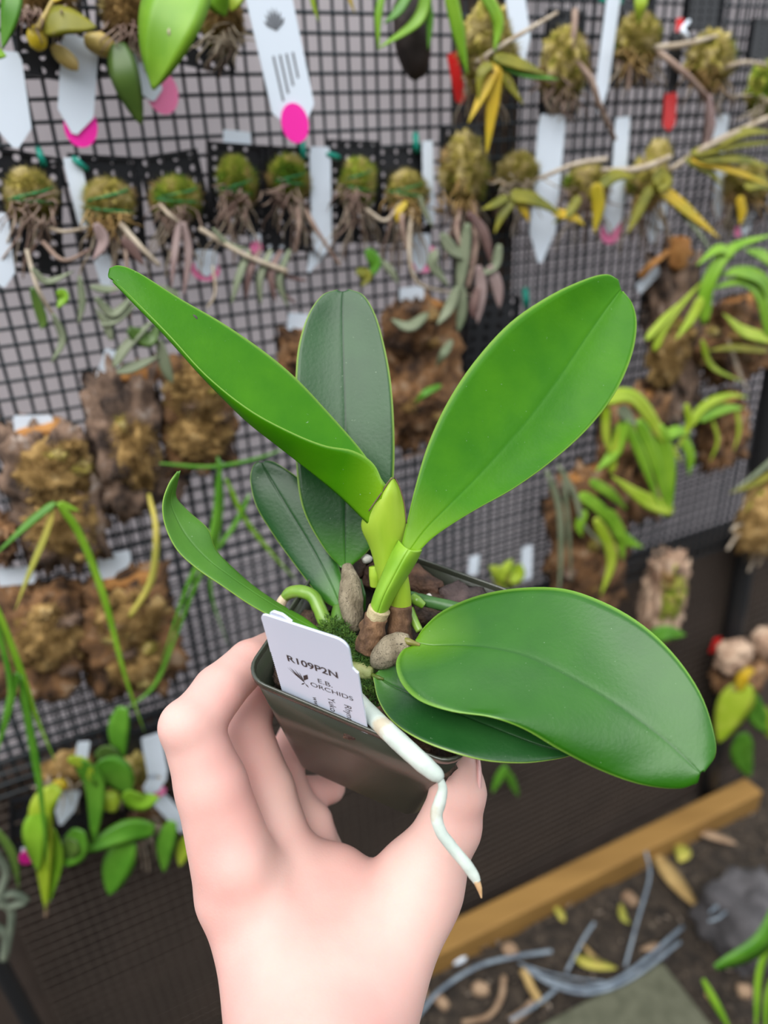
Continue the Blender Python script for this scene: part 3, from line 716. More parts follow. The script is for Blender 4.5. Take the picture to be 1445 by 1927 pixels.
def surface_nets(fn, lo, hi, h):
    n = [int((b - a) / h) + 1 for a, b in zip(lo, hi)]
    ax = [lo[i] + h * np.arange(n[i]) for i in range(3)]
    D = np.empty(n, np.float32)
    for i0 in range(0, n[0], 12):
        X = np.stack(np.meshgrid(ax[0][i0:i0 + 12], ax[1], ax[2], indexing='ij'), -1)
        D[i0:i0 + 12] = fn(X)
    S = D < 0
    corners = [(a, b, c) for a in (0, 1) for b in (0, 1) for c in (0, 1)]
    sh = tuple(k - 1 for k in n)
    cnt = np.zeros(sh, np.int8)
    sl = lambda o: tuple(slice(o[k], o[k] + sh[k]) for k in range(3))
    for o in corners: cnt += S[sl(o)]
    act = (cnt > 0) & (cnt < 8)
    idx = np.argwhere(act); vid = -np.ones(sh, np.int64); vid[act] = np.arange(len(idx))
    acc = np.zeros((len(idx), 3)); num = np.zeros(len(idx))
    for o in corners:
        for k in range(3):
            if o[k]: continue
            o2 = list(o); o2[k] = 1
            d0 = D[tuple((idx + o).T)]; d1 = D[tuple((idx + o2).T)]
            m_ = (d0 < 0) != (d1 < 0); t = np.where(m_, d0 / np.where(m_, d0 - d1, 1), 0)
            p = np.tile(np.array(o, float), (len(idx), 1)); p[:, k] += t
            acc[m_] += p[m_]; num[m_] += 1
    V = np.array(lo) + h * (idx + acc / num[:, None])
    faces = []
    for k in range(3):
        a, b = (k + 1) % 3, (k + 2) % 3
        s0 = [slice(1, sh[q]) for q in range(3)]; s0[k] = slice(0, sh[k])
        s1 = list(s0); s1[k] = slice(1, sh[k] + 1)
        A = S[tuple(s0)]; B = S[tuple(s1)]
        for flip in (0, 1):
            e = np.argwhere((A & ~B) if flip == 0 else (~A & B))
            for q in range(3):
                if q != k: e[:, q] += 1
            da = np.zeros(3, int); da[a] = 1; db = np.zeros(3, int); db[b] = 1
            q = np.stack([vid[tuple((e - da - db).T)], vid[tuple((e - db).T)], vid[tuple(e.T)], vid[tuple((e - da).T)]], 1)
            if flip: q = q[:, ::-1]
            faces.append(q)
    return V, np.concatenate(faces)
HV, HF = surface_nets(hand_sdf, (-95, 38, 174), (60, 236, 372), 1.5)
HV = [mm(*v) for v in HV]
def skinmat():
    m = bpy.data.materials.new('pale_pink_skin'); m.use_nodes = True
    N = m.node_tree.nodes; L = m.node_tree.links; b = N['Principled BSDF']
    tc = N.new('ShaderNodeTexCoord'); nz = N.new('ShaderNodeTexNoise'); nz.inputs['Scale'].default_value = 26; nz.inputs['Detail'].default_value = 4
    L.new(tc.outputs['Object'], nz.inputs['Vector'])
    cr = N.new('ShaderNodeValToRGB'); cr.color_ramp.elements[0].position = .35; cr.color_ramp.elements[1].position = .68
    cr.color_ramp.elements[0].color = (.74, .485, .425, 1); cr.color_ramp.elements[1].color = (.73, .395, .35, 1)
    L.new(nz.outputs['Fac'], cr.inputs['Fac'])
    L.new(cr.outputs['Color'], b.inputs['Base Color'])
    b.inputs['Roughness'].default_value = .55; b.inputs['Specular IOR Level'].default_value = .35
    b.inputs['Subsurface Weight'].default_value = .35; b.inputs['Subsurface Radius'].default_value = (1, .35, .2); b.inputs['Subsurface Scale'].default_value = .006
    n2 = N.new('ShaderNodeTexVoronoi'); n2.inputs['Scale'].default_value = 900
    L.new(tc.outputs['Object'], n2.inputs['Vector'])
    bp = N.new('ShaderNodeBump'); bp.inputs['Strength'].default_value = .08; bp.inputs['Distance'].default_value = .0004
    L.new(n2.outputs['Distance'], bp.inputs['Height']); L.new(bp.outputs['Normal'], b.inputs['Normal'])
    return m
hand = mesh('person', HV, [tuple(int(i) for i in f) for f in HF], skinmat())
sm = hand.modifiers.new('smooth', 'SMOOTH'); sm.factor = .5; sm.iterations = 6
tag(hand, 'bare left hand and wrist holding up the potted orchid', 'person')
nail = mat('pink_fingernail', (.85, .52, .50), rough=.3)
V, F = lump(mm(*C3(899, 1462, 275)), (RIGHT * .35 - UP * 0) * .004, UP * .008, FWD * .0055, 3, 0, 1, 0)
mesh('fingernail', V, F, nail, hand)
# ================================================================== mounted plants and tags on the netting
def plate_mesh(name, top, bot, wpx, off, parent, nx=4, ny=8, th=.003):
    a = wl(*top, off); b_ = wl(*bot, off); ax = (b_ - a); ln = ax.length; ax.normalize()
    sx = ax.cross(WN).normalized()
    if sx.dot(WU) < 0: sx = -sx
    mid = ((top[0] + bot[0]) / 2, (top[1] + bot[1]) / 2)
    W = wpx * pxm(*mid, off) / max(.5, abs(sx.dot(RIGHT)))
    cw, ch = W / nx, ln / ny; r = min(cw, ch) * .27
    b = MB(); m8 = 8
    for i in range(nx):
        for j in range(ny):
            c = a + sx * ((i + .5) * cw - W / 2) + ax * ((j + .5) * ch)
            V = []
            for h in (th, 0):
                for k in range(m8):
                    t = math.pi / 4 * k
                    x, y = math.cos(t), math.sin(t); q = max(abs(x), abs(y))
                    V.append(c + sx * (x / q * cw / 2) + ax * (y / q * ch / 2) + WN * h)
                for k in range(m8):
                    t = math.pi / 4 * k
                    V.append(c + sx * (math.cos(t) * r) + ax * (math.sin(t) * r) + WN * h)
            F = []
            for k in range(m8):
                k2 = (k + 1) % m8
                F += [(k, k2, 8 + k2, 8 + k), (16 + k, 24 + k, 24 + k2, 16 + k2), (8 + k, 8 + k2, 24 + k2, 24 + k), (k, 16 + k, 16 + k2, k2)]
            b.add(V, F)
    # raised rim
    e = .0022
    o0 = a - sx * (W / 2)
    for p, x, y in ((o0, sx * W, ax * e), (o0 + ax * (ln - e), sx * W, ax * e), (o0, sx * e, ax * ln), (o0 + sx * (W - e), sx * e, ax * ln)):
        b.add(*box(p, x, y, WN * (th + .002)))
    return b.build(name, M['plate'], parent, smooth=False)
def lumpat(name, px, py, rx, ry, off, m, parent=None, depth=None, sub=4, amp=.32, freq=2.2, seed=0, fuzzn=0, rot=0.0, boxy=0.0, flen=.006):
    s = pxm(px, py, off); d = depth or min(rx, ry) * s * .75
    u = WU * math.cos(rot) + Vector((0, 0, 1)) * math.sin(rot); v = WN.cross(u).normalized()
    c = wl(px, py, off + d * .55)
    b = MB(); b.add(*lump(c, u * rx * s, v * ry * s, WN * d, sub, amp, freq, seed, boxy))
    if fuzzn:
        rd = random.Random(seed)
        for _ in range(fuzzn):
            t = Vector((rd.gauss(0, 1), rd.gauss(0, 1), abs(rd.gauss(0, 1)))).normalized()
            p = c + (u * t.x * rx * s + v * t.y * ry * s + WN * t.z * d) * .95
            dr = (u * t.x + v * t.y + WN * t.z + Vector((rd.gauss(0, .5), rd.gauss(0, .5), rd.gauss(0, .5)))).normalized()
            q = p + dr * flen * rd.uniform(.5, 1.3)
            e = dr.cross(Vector((rd.gauss(0, 1), rd.gauss(0, 1), rd.gauss(0, 1)))).normalized() * .0005
            f2 = e.cross(dr).normalized() * .0005
            b.add([p + e, p - e * .5 + f2 * .8, p - e * .5 - f2 * .8, q], [(0, 1, 3), (1, 2, 3), (2, 0, 3)])
    return b.build(name, m, parent)
def stemat(name, pts, rpx, m, parent=None, off=.012, n=None, seg=6, bump=.15):
    P = [wl(p[0], p[1], p[2] if len(p) > 2 else off) for p in pts]
    s = pxm(pts[0][0], pts[0][1], off)
    if name in ('root', 'stem') and m in (M['root'], M['rootpink']): rpx = [r * .68 for r in rpx] if hasattr(rpx, '__len__') else rpx * .72
    rr = [r * s for r in rpx] if hasattr(rpx, '__len__') else [rpx * s, rpx * s * .7]
    return mesh(name, *tube(P, rr, n or max(8, 6 * len(P)), seg, bump=bump, seed=len(pts)), m, parent)
def blade(name, pts, w, m, parent=None, off=.03, face=None, prof='leaf', fold=.18, n=18):
    """leaf with a lens section: pts px (+ offset), w full width in px"""
    P = [wl(p[0], p[1], p[2] if len(p) > 2 else off) for p in pts]
    if m in (M['greyleaf'], M['pinkleaf'], M['purpleleaf']): w *= .68
    Cc = catmull(P, n); s = pxm(pts[0][0], pts[0][1], off)
    f = (face or -FWD)
    V, F = [], []
    for i, c in enumerate(Cc):
        t = (Cc[min(i + 1, n - 1)] - Cc[max(i - 1, 0)]).normalized()
        a = t.cross(f).normalized(); up = a.cross(t).normalized()
        if up.dot(f) < 0: up = -up
        q = i / (n - 1)
        if prof == 'leaf': k = (math.sin(math.pi * min(1, q * .93 + .07) ** .85)) ** .75 if q < 1 else .02
        elif prof == 'heart': k = max(.03, math.sin(math.pi * (q * .86 + .14) ** .62)) ** .8
        elif prof == 'tip': k = max(.04, math.sin(math.pi * (q * .8 + .2))) ** .6
        else: k = min(1, q * 5 + .45) * min(1, ((1 - q) * 1.9 + .02)) ** .8
        h = w * s * .5 * k
        lift = fold * h; th = .0006
        for (x, y) in ((-1, lift), (-.5, lift * .35 + th), (0, 0 + th), (.5, lift * .35 + th), (1, lift), (.5, lift * .35 - th), (0, -th), (-.5, lift * .35 - th)):
            V.append(c + a * (x * h) + up * y)
    for i in range(n - 1):
        for k in range(8):
            k2 = (k + 1) % 8; F.append((i * 8 + k, i * 8 + k2, (i + 1) * 8 + k2, (i + 1) * 8 + k))
    F.append(tuple(reversed(range(8)))); F.append(tuple(range((n - 1) * 8, n * 8)))
    return mesh(name, V, F, m, parent)
def wraps(px, py, rx, ry, off, parent, ys=(-.35, 0, .3), m=None, depth=None):
    s = pxm(px, py, off); d = depth or min(rx, ry) * s * .75
    c = wl(px, py, off + d * .55)
    for k, y in enumerate(ys):
        w = math.sqrt(max(.05, 1 - y * y)); P = []
        for i in range(9):
            t = math.pi * (i / 8); P.append(c + WU * (-math.cos(t) * rx * s * w * 1.05) + Vector((0, 0, (-y * ry + (i - 4) * .06 * ry * (-1) ** k) * s)) + WN * (math.sin(t) * d * w * 1.12))
        mesh('binding_line', *tube(P, .0011, 20, 5), m or M['line'], parent)
def mount(label, top, bot, w, moss=None, mm_='moss', nroot=6, seed=0, lines=True, roots='root', off=.006, rootlen=70, nx=4, ny=8, group='orchids mounted on black plastic plates'):
    root = thing('mounted_orchid', wl(*bot, off), label, 'mounted orchid', group)
    if top: plate_mesh('plate', top, bot, w, off, root, nx, ny)
    rd = random.Random(seed)
    if moss:
        x, y, rx, ry = moss
        mo_ = lumpat('moss', x, y, rx * .80, ry * .82, off + .004, M[mm_], root, seed=seed + 1, fuzzn=2000, amp=.45, freq=3.0, flen=.006)
        if lines: wraps(x, y, rx * .86, ry * .86, off + .004, mo_, [(-.4, .25), (-.3, .1), (.05, .35), (-.1, .2)][seed % 4])
        for k in range(6):
            an = rd.uniform(-.6, 3.7)
            lumpat('moss_tuft', x + math.cos(an) * rx * .6, y + math.sin(an) * ry * .75, rx * rd.uniform(.22, .38), ry * rd.uniform(.18, .34), off + .006, M[rd.choice(['moss', 'mossgreen', 'mossbrown', mm_])], mo_, sub=3, seed=seed * 7 + k, fuzzn=200, amp=.4, freq=2.4, flen=.007)
        bt_ = MB()
        for k in range(26):
            x0 = x + rd.gauss(0, .45) * rx; y0 = y + ry * rd.uniform(.1, .9); an = rd.gauss(1.57, .8); ln = rd.uniform(18, 62)
            x1, y1 = x0 + math.cos(an) * ln, y0 + math.sin(an) * ln
            P_ = [wl(x0, y0, off + .014), wl((x0 + x1) / 2 + rd.gauss(0, 6), (y0 + y1) / 2 + rd.gauss(0, 6), off + .02 + rd.uniform(0, .012)), wl(x1, y1, off + .01 + rd.uniform(0, .015))]
            bt_.add(*tube(P_, [.0007, .0003], 7, 4))
        ro_ = bt_.build('fine_roots', M[rd.choice(['root', 'mossbrown', 'mossbrown', 'rootpink'])], root); ro_['kind'] = 'stuff'
        for k in range(nroot * 2):
            x0 = x + rd.uniform(-.7, .7) * rx; y0 = y + ry * rd.uniform(.5, .9)
            ln = rootlen * rd.uniform(.5, 1.3); dx = rd.uniform(-.5, .5) * ln
            stemat('root', [(x0, y0, .018), (x0 + dx * .3, y0 + ln * .4, .024), (x0 + dx * .9, y0 + ln * .75, .02), (x0 + dx, y0 + ln, .016)], rd.uniform(1.5, 3.6), M[roots if rd.random() < .65 else 'rootpink'], root)
    return root
def wtag(label, top, bot, w, off=.016, m='tag', point=.22, sticker=None, printed=False, group='white plant tags on the netting', name='plant_tag', notch=False):
    a = wl(*top, off); b_ = wl(*bot, off); ax = b_ - a; ln = ax.length; ax.normalize()
    sx = ax.cross(WN).normalized()
    if sx.dot(WU) < 0: sx = -sx
    s = pxm(*bot, off); W = w * s
    def f(x, y, h): return a + sx * x + ax * y + WN * h
    root = thing(name, b_, label, 'tag', group)
    p = point * ln
    ol = [(-W * .42, 0), (W * .42, 0), (W * .5, ln * .08), (W * .5, ln - p), (W * .08, ln), (-W * .08, ln), (-W * .5, ln - p), (-W * .5, ln * .08)] if point else [(-W * .45, 0), (W * .45, 0), (W * .5, ln * .1), (W * .5, ln * .9), (W * .45, ln), (-W * .45, ln), (-W * .5, ln * .9), (-W * .5, ln * .1)]
    mesh('tag_body', *slab(ol, f, -.0004, .0004), M[m], root, smooth=False)
    if printed:
        b = MB()
        for k in range(4):
            x = (-.22 + .15 * k) * W
            b.add(*slab([(x, ln * .5), (x + W * .05, ln * .5), (x + W * .05, ln * (.78 - .04 * k)), (x, ln * (.78 - .04 * k))], f, .0004, .0006))
        for k in range(7):
            t = math.radians(-150 + 20 * k)
            b.add(*slab([(0, ln * .36), (math.cos(t - .15) * W * .2, ln * .36 + math.sin(t - .15) * W * .3), (math.cos(t) * W * .27, ln * .36 + math.sin(t) * W * .42), (math.cos(t + .15) * W * .2, ln * .36 + math.sin(t + .15) * W * .3)], f, .0004, .0006))
        b.build('print', mat('grey_print', (.16, .17, .19), rough=.7), root, smooth=False)
    if sticker:
        x, y, rx, ry, mm_, front = sticker
        c = wl(x, y, off + (.0011 if front else -.0014)); s2 = pxm(x, y, off)
        ol2 = [(math.cos(t) * rx * s2, math.sin(t) * ry * s2) for t in [2 * math.pi * k / 24 for k in range(24)]]
        mesh('sticker', *slab(ol2, lambda x_, y_, h: c + sx * x_ + ax * y_ + WN * h, -.0003, .0003), M[mm_], root, smooth=False)
    return root
def tie(px, py, ln=22, rot=1.4, off=.014, m='tie', label=None, w=4):
    dx, dy = math.cos(rot) * ln, math.sin(rot) * ln
    o = stemat('twist_tie', [(px - dx / 2, py - dy / 2, .002), (px - dx * .3, py - dy * .3, off), (px + dx * .3, py + dy * .3, off), (px + dx / 2, py + dy / 2, .002)], [w, w, w, w], M[m])
    return tag(o, label, 'twist tie', 'twist ties on the netting')

# ------------------------------------------------------------ top row
r = mount('mounted orchid with round yellow bulb in the top left corner', (88, -70), (96, 150), 104, (70, 5, 62, 36), 'mossbrown', 3, 1, False, rootlen=60)
lumpat('bulb', 70, 72, 18, 21, .024, mat('yellow_bulb', (.62, .46, .02), rough=.4), r, sub=3, amp=.05, seed=2)
lumpat('bulb', 122, 108, 28, 15, .022, M['bulb'], r, sub=3, amp=.08, seed=3, rot=-.75)
lumpat('bulb', 190, 84, 30, 20, .022, M['bulb'], r, sub=3, amp=.10, seed=4, rot=-.3)
stemat('stem', [(70, 55, .03), (85, 30, .03), (100, 0, .03)], 6, M['bulb'], r)
blade('leaf', [(82, 55, .03), (118, 40, .036), (182, 52, .04)], 58, M['olive'], r, fold=.1)
blade('leaf', [(30, -60, .05), (22, 20, .055), (5, 92, .05)], 40, M['mid'], r)
blade('leaf', [(-25, 90, .05), (-5, 100, .05), (12, 106, .05)], 24, M['bright'], r)
blade('leaf', [(100, 2, .03), (130, -20, .03), (170, -30, .03)], 24, M['yellow'], r)
r = mount('mounted orchid with big bright heart shaped leaf hanging from top edge', (232, -70), (232, 150), 88, (248, 28, 52, 50), 'mossbrown', 5, 2, False, rootlen=55)
blade('leaf', [(352, -30, .06), (322, 40, .065), (300, 110, .062), (288, 168, .055)], 118, M['bright'], r, prof='heart', fold=.16)
blade('leaf', [(222, 82, .03), (238, 150, .036), (266, 236, .03)], 56, M['dark'], r)
stemat('stem', [(330, 45, .06), (318, 58, .066), (322, 72, .066)], 4, M['root'], r)
r = mount('mounted orchid with drooping moss left of the long printed tag', (396, -70), (386, 132), 96, (418, 38, 34, 50), 'mossbrown', 5, 3, False, rootlen=60)
blade('leaf', [(380, -50, .04), (405, -10, .05), (425, 30, .045)], 56, M['bright'], r)
blade('leaf', [(440, -40, .03), (445, -10, .04), (435, 22, .04)], 40, M['lime'], r)
blade('leaf', [(340, -30, .03), (355, -10, .04), (372, 5, .04)], 30, M['mid'], r)
wtag('blank white pointed tag at far left, top row', (2, 95), (30, 278), 64)
wtag('white pointed tag with a pink sticker behind its tip, top left', (152, 70), (140, 252), 62, sticker=(152, 238, 30, 36, 'pink', False))
wtag('white tag with faded pink sticker below the bright heart shaped leaf', (268, 100), (288, 190), 44, off=.012, sticker=(305, 174, 30, 37, 'palepink', False))
wtag('long printed white tag with a round neon pink sticker', (494, -60), (562, 250), 84, off=.05, printed=True, point=.16, sticker=(555, 232, 27, 34, 'pink', True))
wtag('small white tag edge just above the fourth black plate', (446, 246), (446, 276), 52, off=.008, point=0)
o = lumpat('bark_pod', 776, 62, 37, 76, .01, mat('dark_brown_pod', (.02, .013, .012), (.045, .03, .026), scale=60, rough=.7, bump=.4), sub=4, amp=.08, seed=9, rot=.1)
tag(o, 'dark brown oval bark piece hanging at the top centre', 'bark')
r = thing('strap_leaf_plant', wl(790, 0, .03), 'plant with narrow green strap leaves over the dark oval bark', 'plant')
for pts, w, m in (([(722, -20), (712, 30), (712, 96)], 15, 'bright'), ([(805, -20), (785, 40), (712, 92)], 24, 'bright'), ([(780, -30), (750, 20), (722, 45)], 20, 'mid'), ([(802, -10), (808, 40), (806, 96)], 16, 'mid'), ([(585, -20), (590, 10), (600, 42)], 9, 'lime'), ([(655, -15), (660, 5), (668, 25)], 7, 'yellow')):
    blade('leaf', pts, w, M[m], r, off=.035, prof='strap')
r = mount('mossy orchid with yellow drooping leaves in front of dark post', None, (915, 170), 60, (915, 92, 58, 80), 'moss', 8, 5, False, off=.03)
for pts, w, m in (([(845, -20), (862, 60), (880, 142)], 26, 'bright'), ([(905, -20), (936, 40), (930, 98)], 24, 'bright'), ([(935, 118), (912, 170), (880, 234)], 22, 'yellow'), ([(935, 122), (926, 200), (915, 294)], 26, 'yellow'), ([(935, 118), (958, 160), (985, 198)], 20, 'olive'), ([(930, 108), (978, 122), (1030, 142)], 26, 'olive'), ([(930, 112), (985, 138), (1052, 150)], 20, 'mid'), ([(925, 120), (905, 140), (900, 190)], 20, 'olive')):
    blade('leaf', [(x, y, .06) for x, y in pts], w, M[m], r, prof='strap')
stemat('stem', [(895, 118, .05), (960, 76, .06), (1048, 24, .05)], 7, M['root'], r)
wtag('red and black tag left of the yellow drooping leaves', (850, 100), (868, 196), 22, off=.014, m='redtag', point=.1, group=None)
wtag('white tag at the top edge right of the dark post', (962, -60), (985, 112), 42, off=.012)
r = mount('mossy orchid on black plate with bare pinkish stems, upper right', (1062, 20), (1046, 218), 74, (1058, 122, 52, 66), 'moss', 9, 6, False, rootlen=60, off=.008)
stemat('stem', [(1082, 20, .02), (1080, 60, .03), (1074, 95, .03)], 9, M['rootpink'], r)
stemat('stem', [(1078, 108, .03), (1112, 150, .04), (1128, 198, .04), (1158, 262, .03)], [8, 9, 9, 5], M['rootpink'], r)
wtag('long narrow white tag beside black plate, top right', (1158, -30), (1126, 212), 30, off=.02, point=.2)
tie(1150, 2, 40, .1, label='green twist tie at the top edge of the picture', w=6)
r = mount('mossy orchid with lime stalk and long bare stems, top right', (1194, -40), (1174, 166), 80, (1196, 76, 50, 48), 'moss', 8, 7, False, rootlen=60, off=.008)
blade('leaf', [(1208, -30, .03), (1205, 10, .035), (1200, 46, .03)], 26, M['lime'], r, prof='strap')
stemat('stem', [(1225, 90, .03), (1285, 84, .04), (1355, 66, .03)], [8, 9, 5], M['root'], r)
stemat('stem', [(1232, 92, .03), (1288, 138, .05), (1332, 186, .05)], [8, 9, 8], M['rootpink'], r)
stemat('stem', [(1332, 180, .05), (1336, 240, .05), (1320, 300, .045)], [6, 10, 4], M['pinkleaf'], r)
stemat('stem', [(1186, 120, .03), (1182, 170, .03)], [7, 5], M['rootpink'], r)
wtag('red tag with black middle under the upper right stems', (1262, 175), (1258, 246), 30, off=.014, m='redtag', point=.15, group=None)
wtag('short black tag above the red one, upper right', (1276, 60), (1264, 180), 26, off=.013, m='plate', point=0, group=None)
wtag('small red tag end above the black tag, upper right', (1280, 34), (1276, 82), 18, off=.012, m='redtag', point=0, group=None)
o = stemat('twist_tie', [(1296, 40, .02), (1284, 56, .03), (1292, 70, .03), (1286, 90, .02)], [4, 5, 5, 4], M['tag']); tag(o, 'white twisted tie beside the moss, top right', 'twist tie', 'twist ties on the netting')
r = mount('mossy orchid below a cropped black plate near the top right corner', (1332, -60), (1318, 58), 82, (1332, 112, 54, 50), 'moss', 7, 8, False, off=.01)
stemat('stem', [(1342, 138, .03), (1395, 118, .04), (1442, 122, .03)], 7, M['root'], r)
r = mount('mossy orchid with green tuft cropped by the right edge, top', (1440, 36), (1428, 112), 66, (1440, 168, 44, 52), 'mossgreen', 6, 9, False, off=.01)
stemat('stem', [(1260, 320, .04), (1340, 270, .05), (1460, 215, .04)], [7, 9, 7], M['root'], r)
for pts in ([(1300, 290), (1370, 275), (1460, 268)], [(1310, 300), (1390, 300), (1460, 320)], [(1340, 275), (1400, 250), (1460, 250)], [(1290, 300), (1330, 320), (1360, 350)]):
    blade('leaf', [(x, y, .05) for x, y in pts], 20, M['olive'], r, prof='strap')

# ------------------------------------------------------------ middle row of plates
row = [('first mossy plate from the left, cut by the left edge, middle row', (48, 286), (52, 512), 108, (58, 368, 44, 46), 'moss', 11),
       ('second mossy plate from the left in the middle row', (194, 292), (212, 482), 112, (205, 384, 46, 46), 'moss', 12),
       ('tilted third mossy plate from the left in the middle row', (312, 288), (362, 486), 98, (331, 374, 46, 38), 'mossgreen', 13),
       ('fourth plate from the left, bright moss bound with green line', (446, 270), (450, 442), 104, (443, 344, 34, 48), 'mossgreen', 14),
       ('fifth plate from the left with reddish brown roots, middle row', (538, 276), (540, 472), 92, (543, 336, 35, 42), 'mossgreen', 15),
       ('sixth plate with the greenest moss, above the upright leaf', (664, 264), (664, 456), 92, (672, 345, 33, 44), 'mossgreen', 16),
       ('seventh plate with brownish moss beside a narrow white tag', (756, 274), (760, 456), 100, (762, 362, 40, 38), 'moss', 17)]
RT = []
for lab, t, b_, w, ms, mo, sd in row:
    RT.append(mount(lab, t, b_, w, ms, mo, 7, sd, True, rootlen=95, ny=9))
A, B, Cc_, D_, E_, F_, G_ = RT
stemat('stem', [(95, 430, .03), (125, 436, .035), (165, 428, .03)], 6, M['root'], A)
stemat('stem', [(80, 455, .03), (120, 490, .04), (170, 470, .03)], 6, M['rootpink'], A)
stemat('stem', [(50, 470, .03), (72, 545, .04), (105, 600, .04)], [6, 6, 5], M['root'], A)
for pts, w, m in (([(100, 590), (118, 640), (96, 684)], 22, 'greyleaf'), ([(60, 540), (80, 600), (78, 620)], 20, 'dark'), ([(150, 520), (155, 570), (148, 610)], 22, 'greyleaf'), ([(110, 545), (120, 560), (108, 580)], 22, 'bright'), ([(60, 505), (90, 530), (140, 510)], 20, 'greyleaf')):
    blade('leaf', [(x, y, .045) for x, y in pts], w, M[m], A)
for pts, w, m in (([(180, 420), (195, 455), (175, 490)], 34, 'pinkleaf'), ([(180, 560), (215, 590), (260, 545)], 26, 'greyleaf'), ([(190, 610), (220, 600), (262, 566)], 28, 'greyleaf'), ([(215, 690), (240, 650), (292, 600)], 30, 'greyleaf'), ([(240, 620), (280, 640), (300, 610)], 30, 'dark'), ([(170, 540), (200, 545), (240, 540)], 22, 'greyleaf'), ([(220, 700), (255, 690), (300, 670)], 30, 'greyleaf'), ([(300, 640), (312, 690), (325, 722)], 34, 'greyleaf'), ([(210, 640), (200, 610), (180, 580)], 24, 'greyleaf'), ([(230, 450), (250, 470), (270, 500)], 30, 'purpleleaf')):
    blade('leaf', [(x, y, .05) for x, y in pts], w, M[m], B)
stemat('stem', [(235, 440, .03), (240, 520, .045), (245, 600, .045)], 5, M['rootpink'], B)
stemat('stem', [(225, 420, .03), (270, 470, .04), (300, 500, .04)], 8, M['root'], B)
for pts, w, m in (([(338, 415), (330, 470), (322, 545)], 22, 'pinkleaf'), ([(345, 418), (355, 480), (345, 560)], 24, 'pinkleaf'), ([(400, 430), (430, 460), (470, 470)], 16, 'greyleaf'), ([(300, 540), (330, 560), (290, 580)], 26, 'greyleaf')):
    blade('leaf', [(x, y, .04) for x, y in pts], w, M[m], Cc_)
stemat('stem', [(300, 385, .03), (320, 405, .04), (336, 418, .04)], 6, M['root'], Cc_)
stemat('stem', [(375, 430, .03), (460, 480, .045), (540, 512, .045)], [7, 7, 9], M['root'], D_)
stemat('stem', [(400, 500, .03), (405, 550, .04), (390, 580, .04)], 4, M['root'], D_)
for k, (x, y) in enumerate(((450, 500), (470, 490), (490, 500), (510, 495), (525, 505))):
    blade('leaf', [(x + 20, 470, .04), (x, y + 20, .045), (x - 15 + 8 * k, y + 75, .045)], 22, M['purpleleaf' if k % 2 else 'greyleaf'], E_)
for pts in ([(500, 490), (540, 520), (575, 528)], [(490, 500), (520, 540), (555, 570)]):
    stemat('stem', [(x, y, .04) for x, y in pts], 4, M['purpleleaf'], E_)
stemat('stem', [(575, 395, .03), (600, 440, .04), (640, 500, .04)], 6, M['rootpink'], E_)
stemat('stem', [(560, 390, .03), (562, 430, .035), (555, 475, .03)], 7, M['rootpink'], E_)
for pts, w, m in (([(690, 470), (705, 495), (700, 520)], 26, 'mid'), ([(715, 490), (735, 510), (750, 535)], 22, 'greyleaf'), ([(670, 510), (690, 520), (680, 540)], 22, 'olive')):
    blade('leaf', [(x, y, .04) for x, y in pts], w, M[m], F_)
stemat('stem', [(690, 395, .03), (725, 415, .035), (755, 380, .03)], 6, M['root'], F_)
stemat('stem', [(775, 395, .03), (770, 450, .04), (775, 510, .045), (800, 540, .045), (885, 555, .04)], [6, 6, 5, 5, 3], M['root'], G_)
stemat('stem', [(755, 385, .03), (757, 425, .04), (765, 470, .04)], 8, M['rootpink'], G_)
for pts, m in (([(765, 380), (750, 400), (748, 420)], 'yellow'), ([(790, 370), (800, 400), (815, 430)], 'greyleaf')):
    blade('leaf', [(x, y, .035) for x, y in pts], 16, M[m], G_)
r = mount('large tan moss clump with hanging grey pink leaves, below the dark post', (872, 235), (880, 400), 84, (872, 318, 48, 70), 'moss', 8, 18, False, rootlen=110, off=.012)
for pts, w, m in (([(880, 420), (870, 500), (862, 560)], 34, 'greyleaf'), ([(900, 500), (905, 550), (898, 610)], 32, 'pinkleaf'), ([(860, 540), (845, 580), (822, 612)], 30, 'greyleaf'), ([(870, 540), (868, 590), (862, 625)], 30, 'greyleaf'), ([(920, 500), (935, 540), (940, 580)], 34, 'pinkleaf'), ([(830, 440), (850, 470), (880, 490)], 34, 'greyleaf'), ([(820, 470), (815, 500), (845, 540)], 30, 'greyleaf'), ([(880, 400), (910, 440), (925, 500)], 30, 'purpleleaf'), ([(940, 460), (930, 500), (900, 520)], 28, 'greyleaf'), ([(900, 540), (890, 580), (895, 600)], 26, 'purpleleaf')):
    blade('leaf', [(x, y, .055) for x, y in pts], w, M[m], r)
stemat('stem', [(890, 380, .03), (895, 460, .05), (880, 540, .055)], 9, M['rootpink'], r)
stemat('stem', [(865, 390, .03), (860, 440, .05), (885, 500, .055)], 7, M['rootpink'], r)
r = mount('small olive moss clump with yellow green leaves left of pointed tag', None, (960, 380), 60, (972, 326, 42, 38), 'moss', 8, 19, False, off=.012)
for pts, w, m in (([(960, 370), (1000, 375), (1060, 405)], 28, 'olive'), ([(970, 375), (985, 395), (995, 418)], 18, 'yellow'), ([(965, 378), (945, 405), (930, 440)], 18, 'olive'), ([(1040, 400), (1080, 410), (1100, 425)], 18, 'yellow'), ([(955, 370), (930, 385), (905, 395)], 16, 'olive')):
    blade('leaf', [(x, y, .05) for x, y in pts], w, M[m], r, prof='strap')
r = mount('olive moss clump with long bare stem and yellow leaf, right middle', None, (1110, 395), 60, (1102, 348, 46, 40), 'moss', 7, 20, False, off=.012)
stemat('stem', [(1010, 338, .04), (1080, 310, .05), (1140, 300, .05)], [5, 7, 8], M['root'], r)
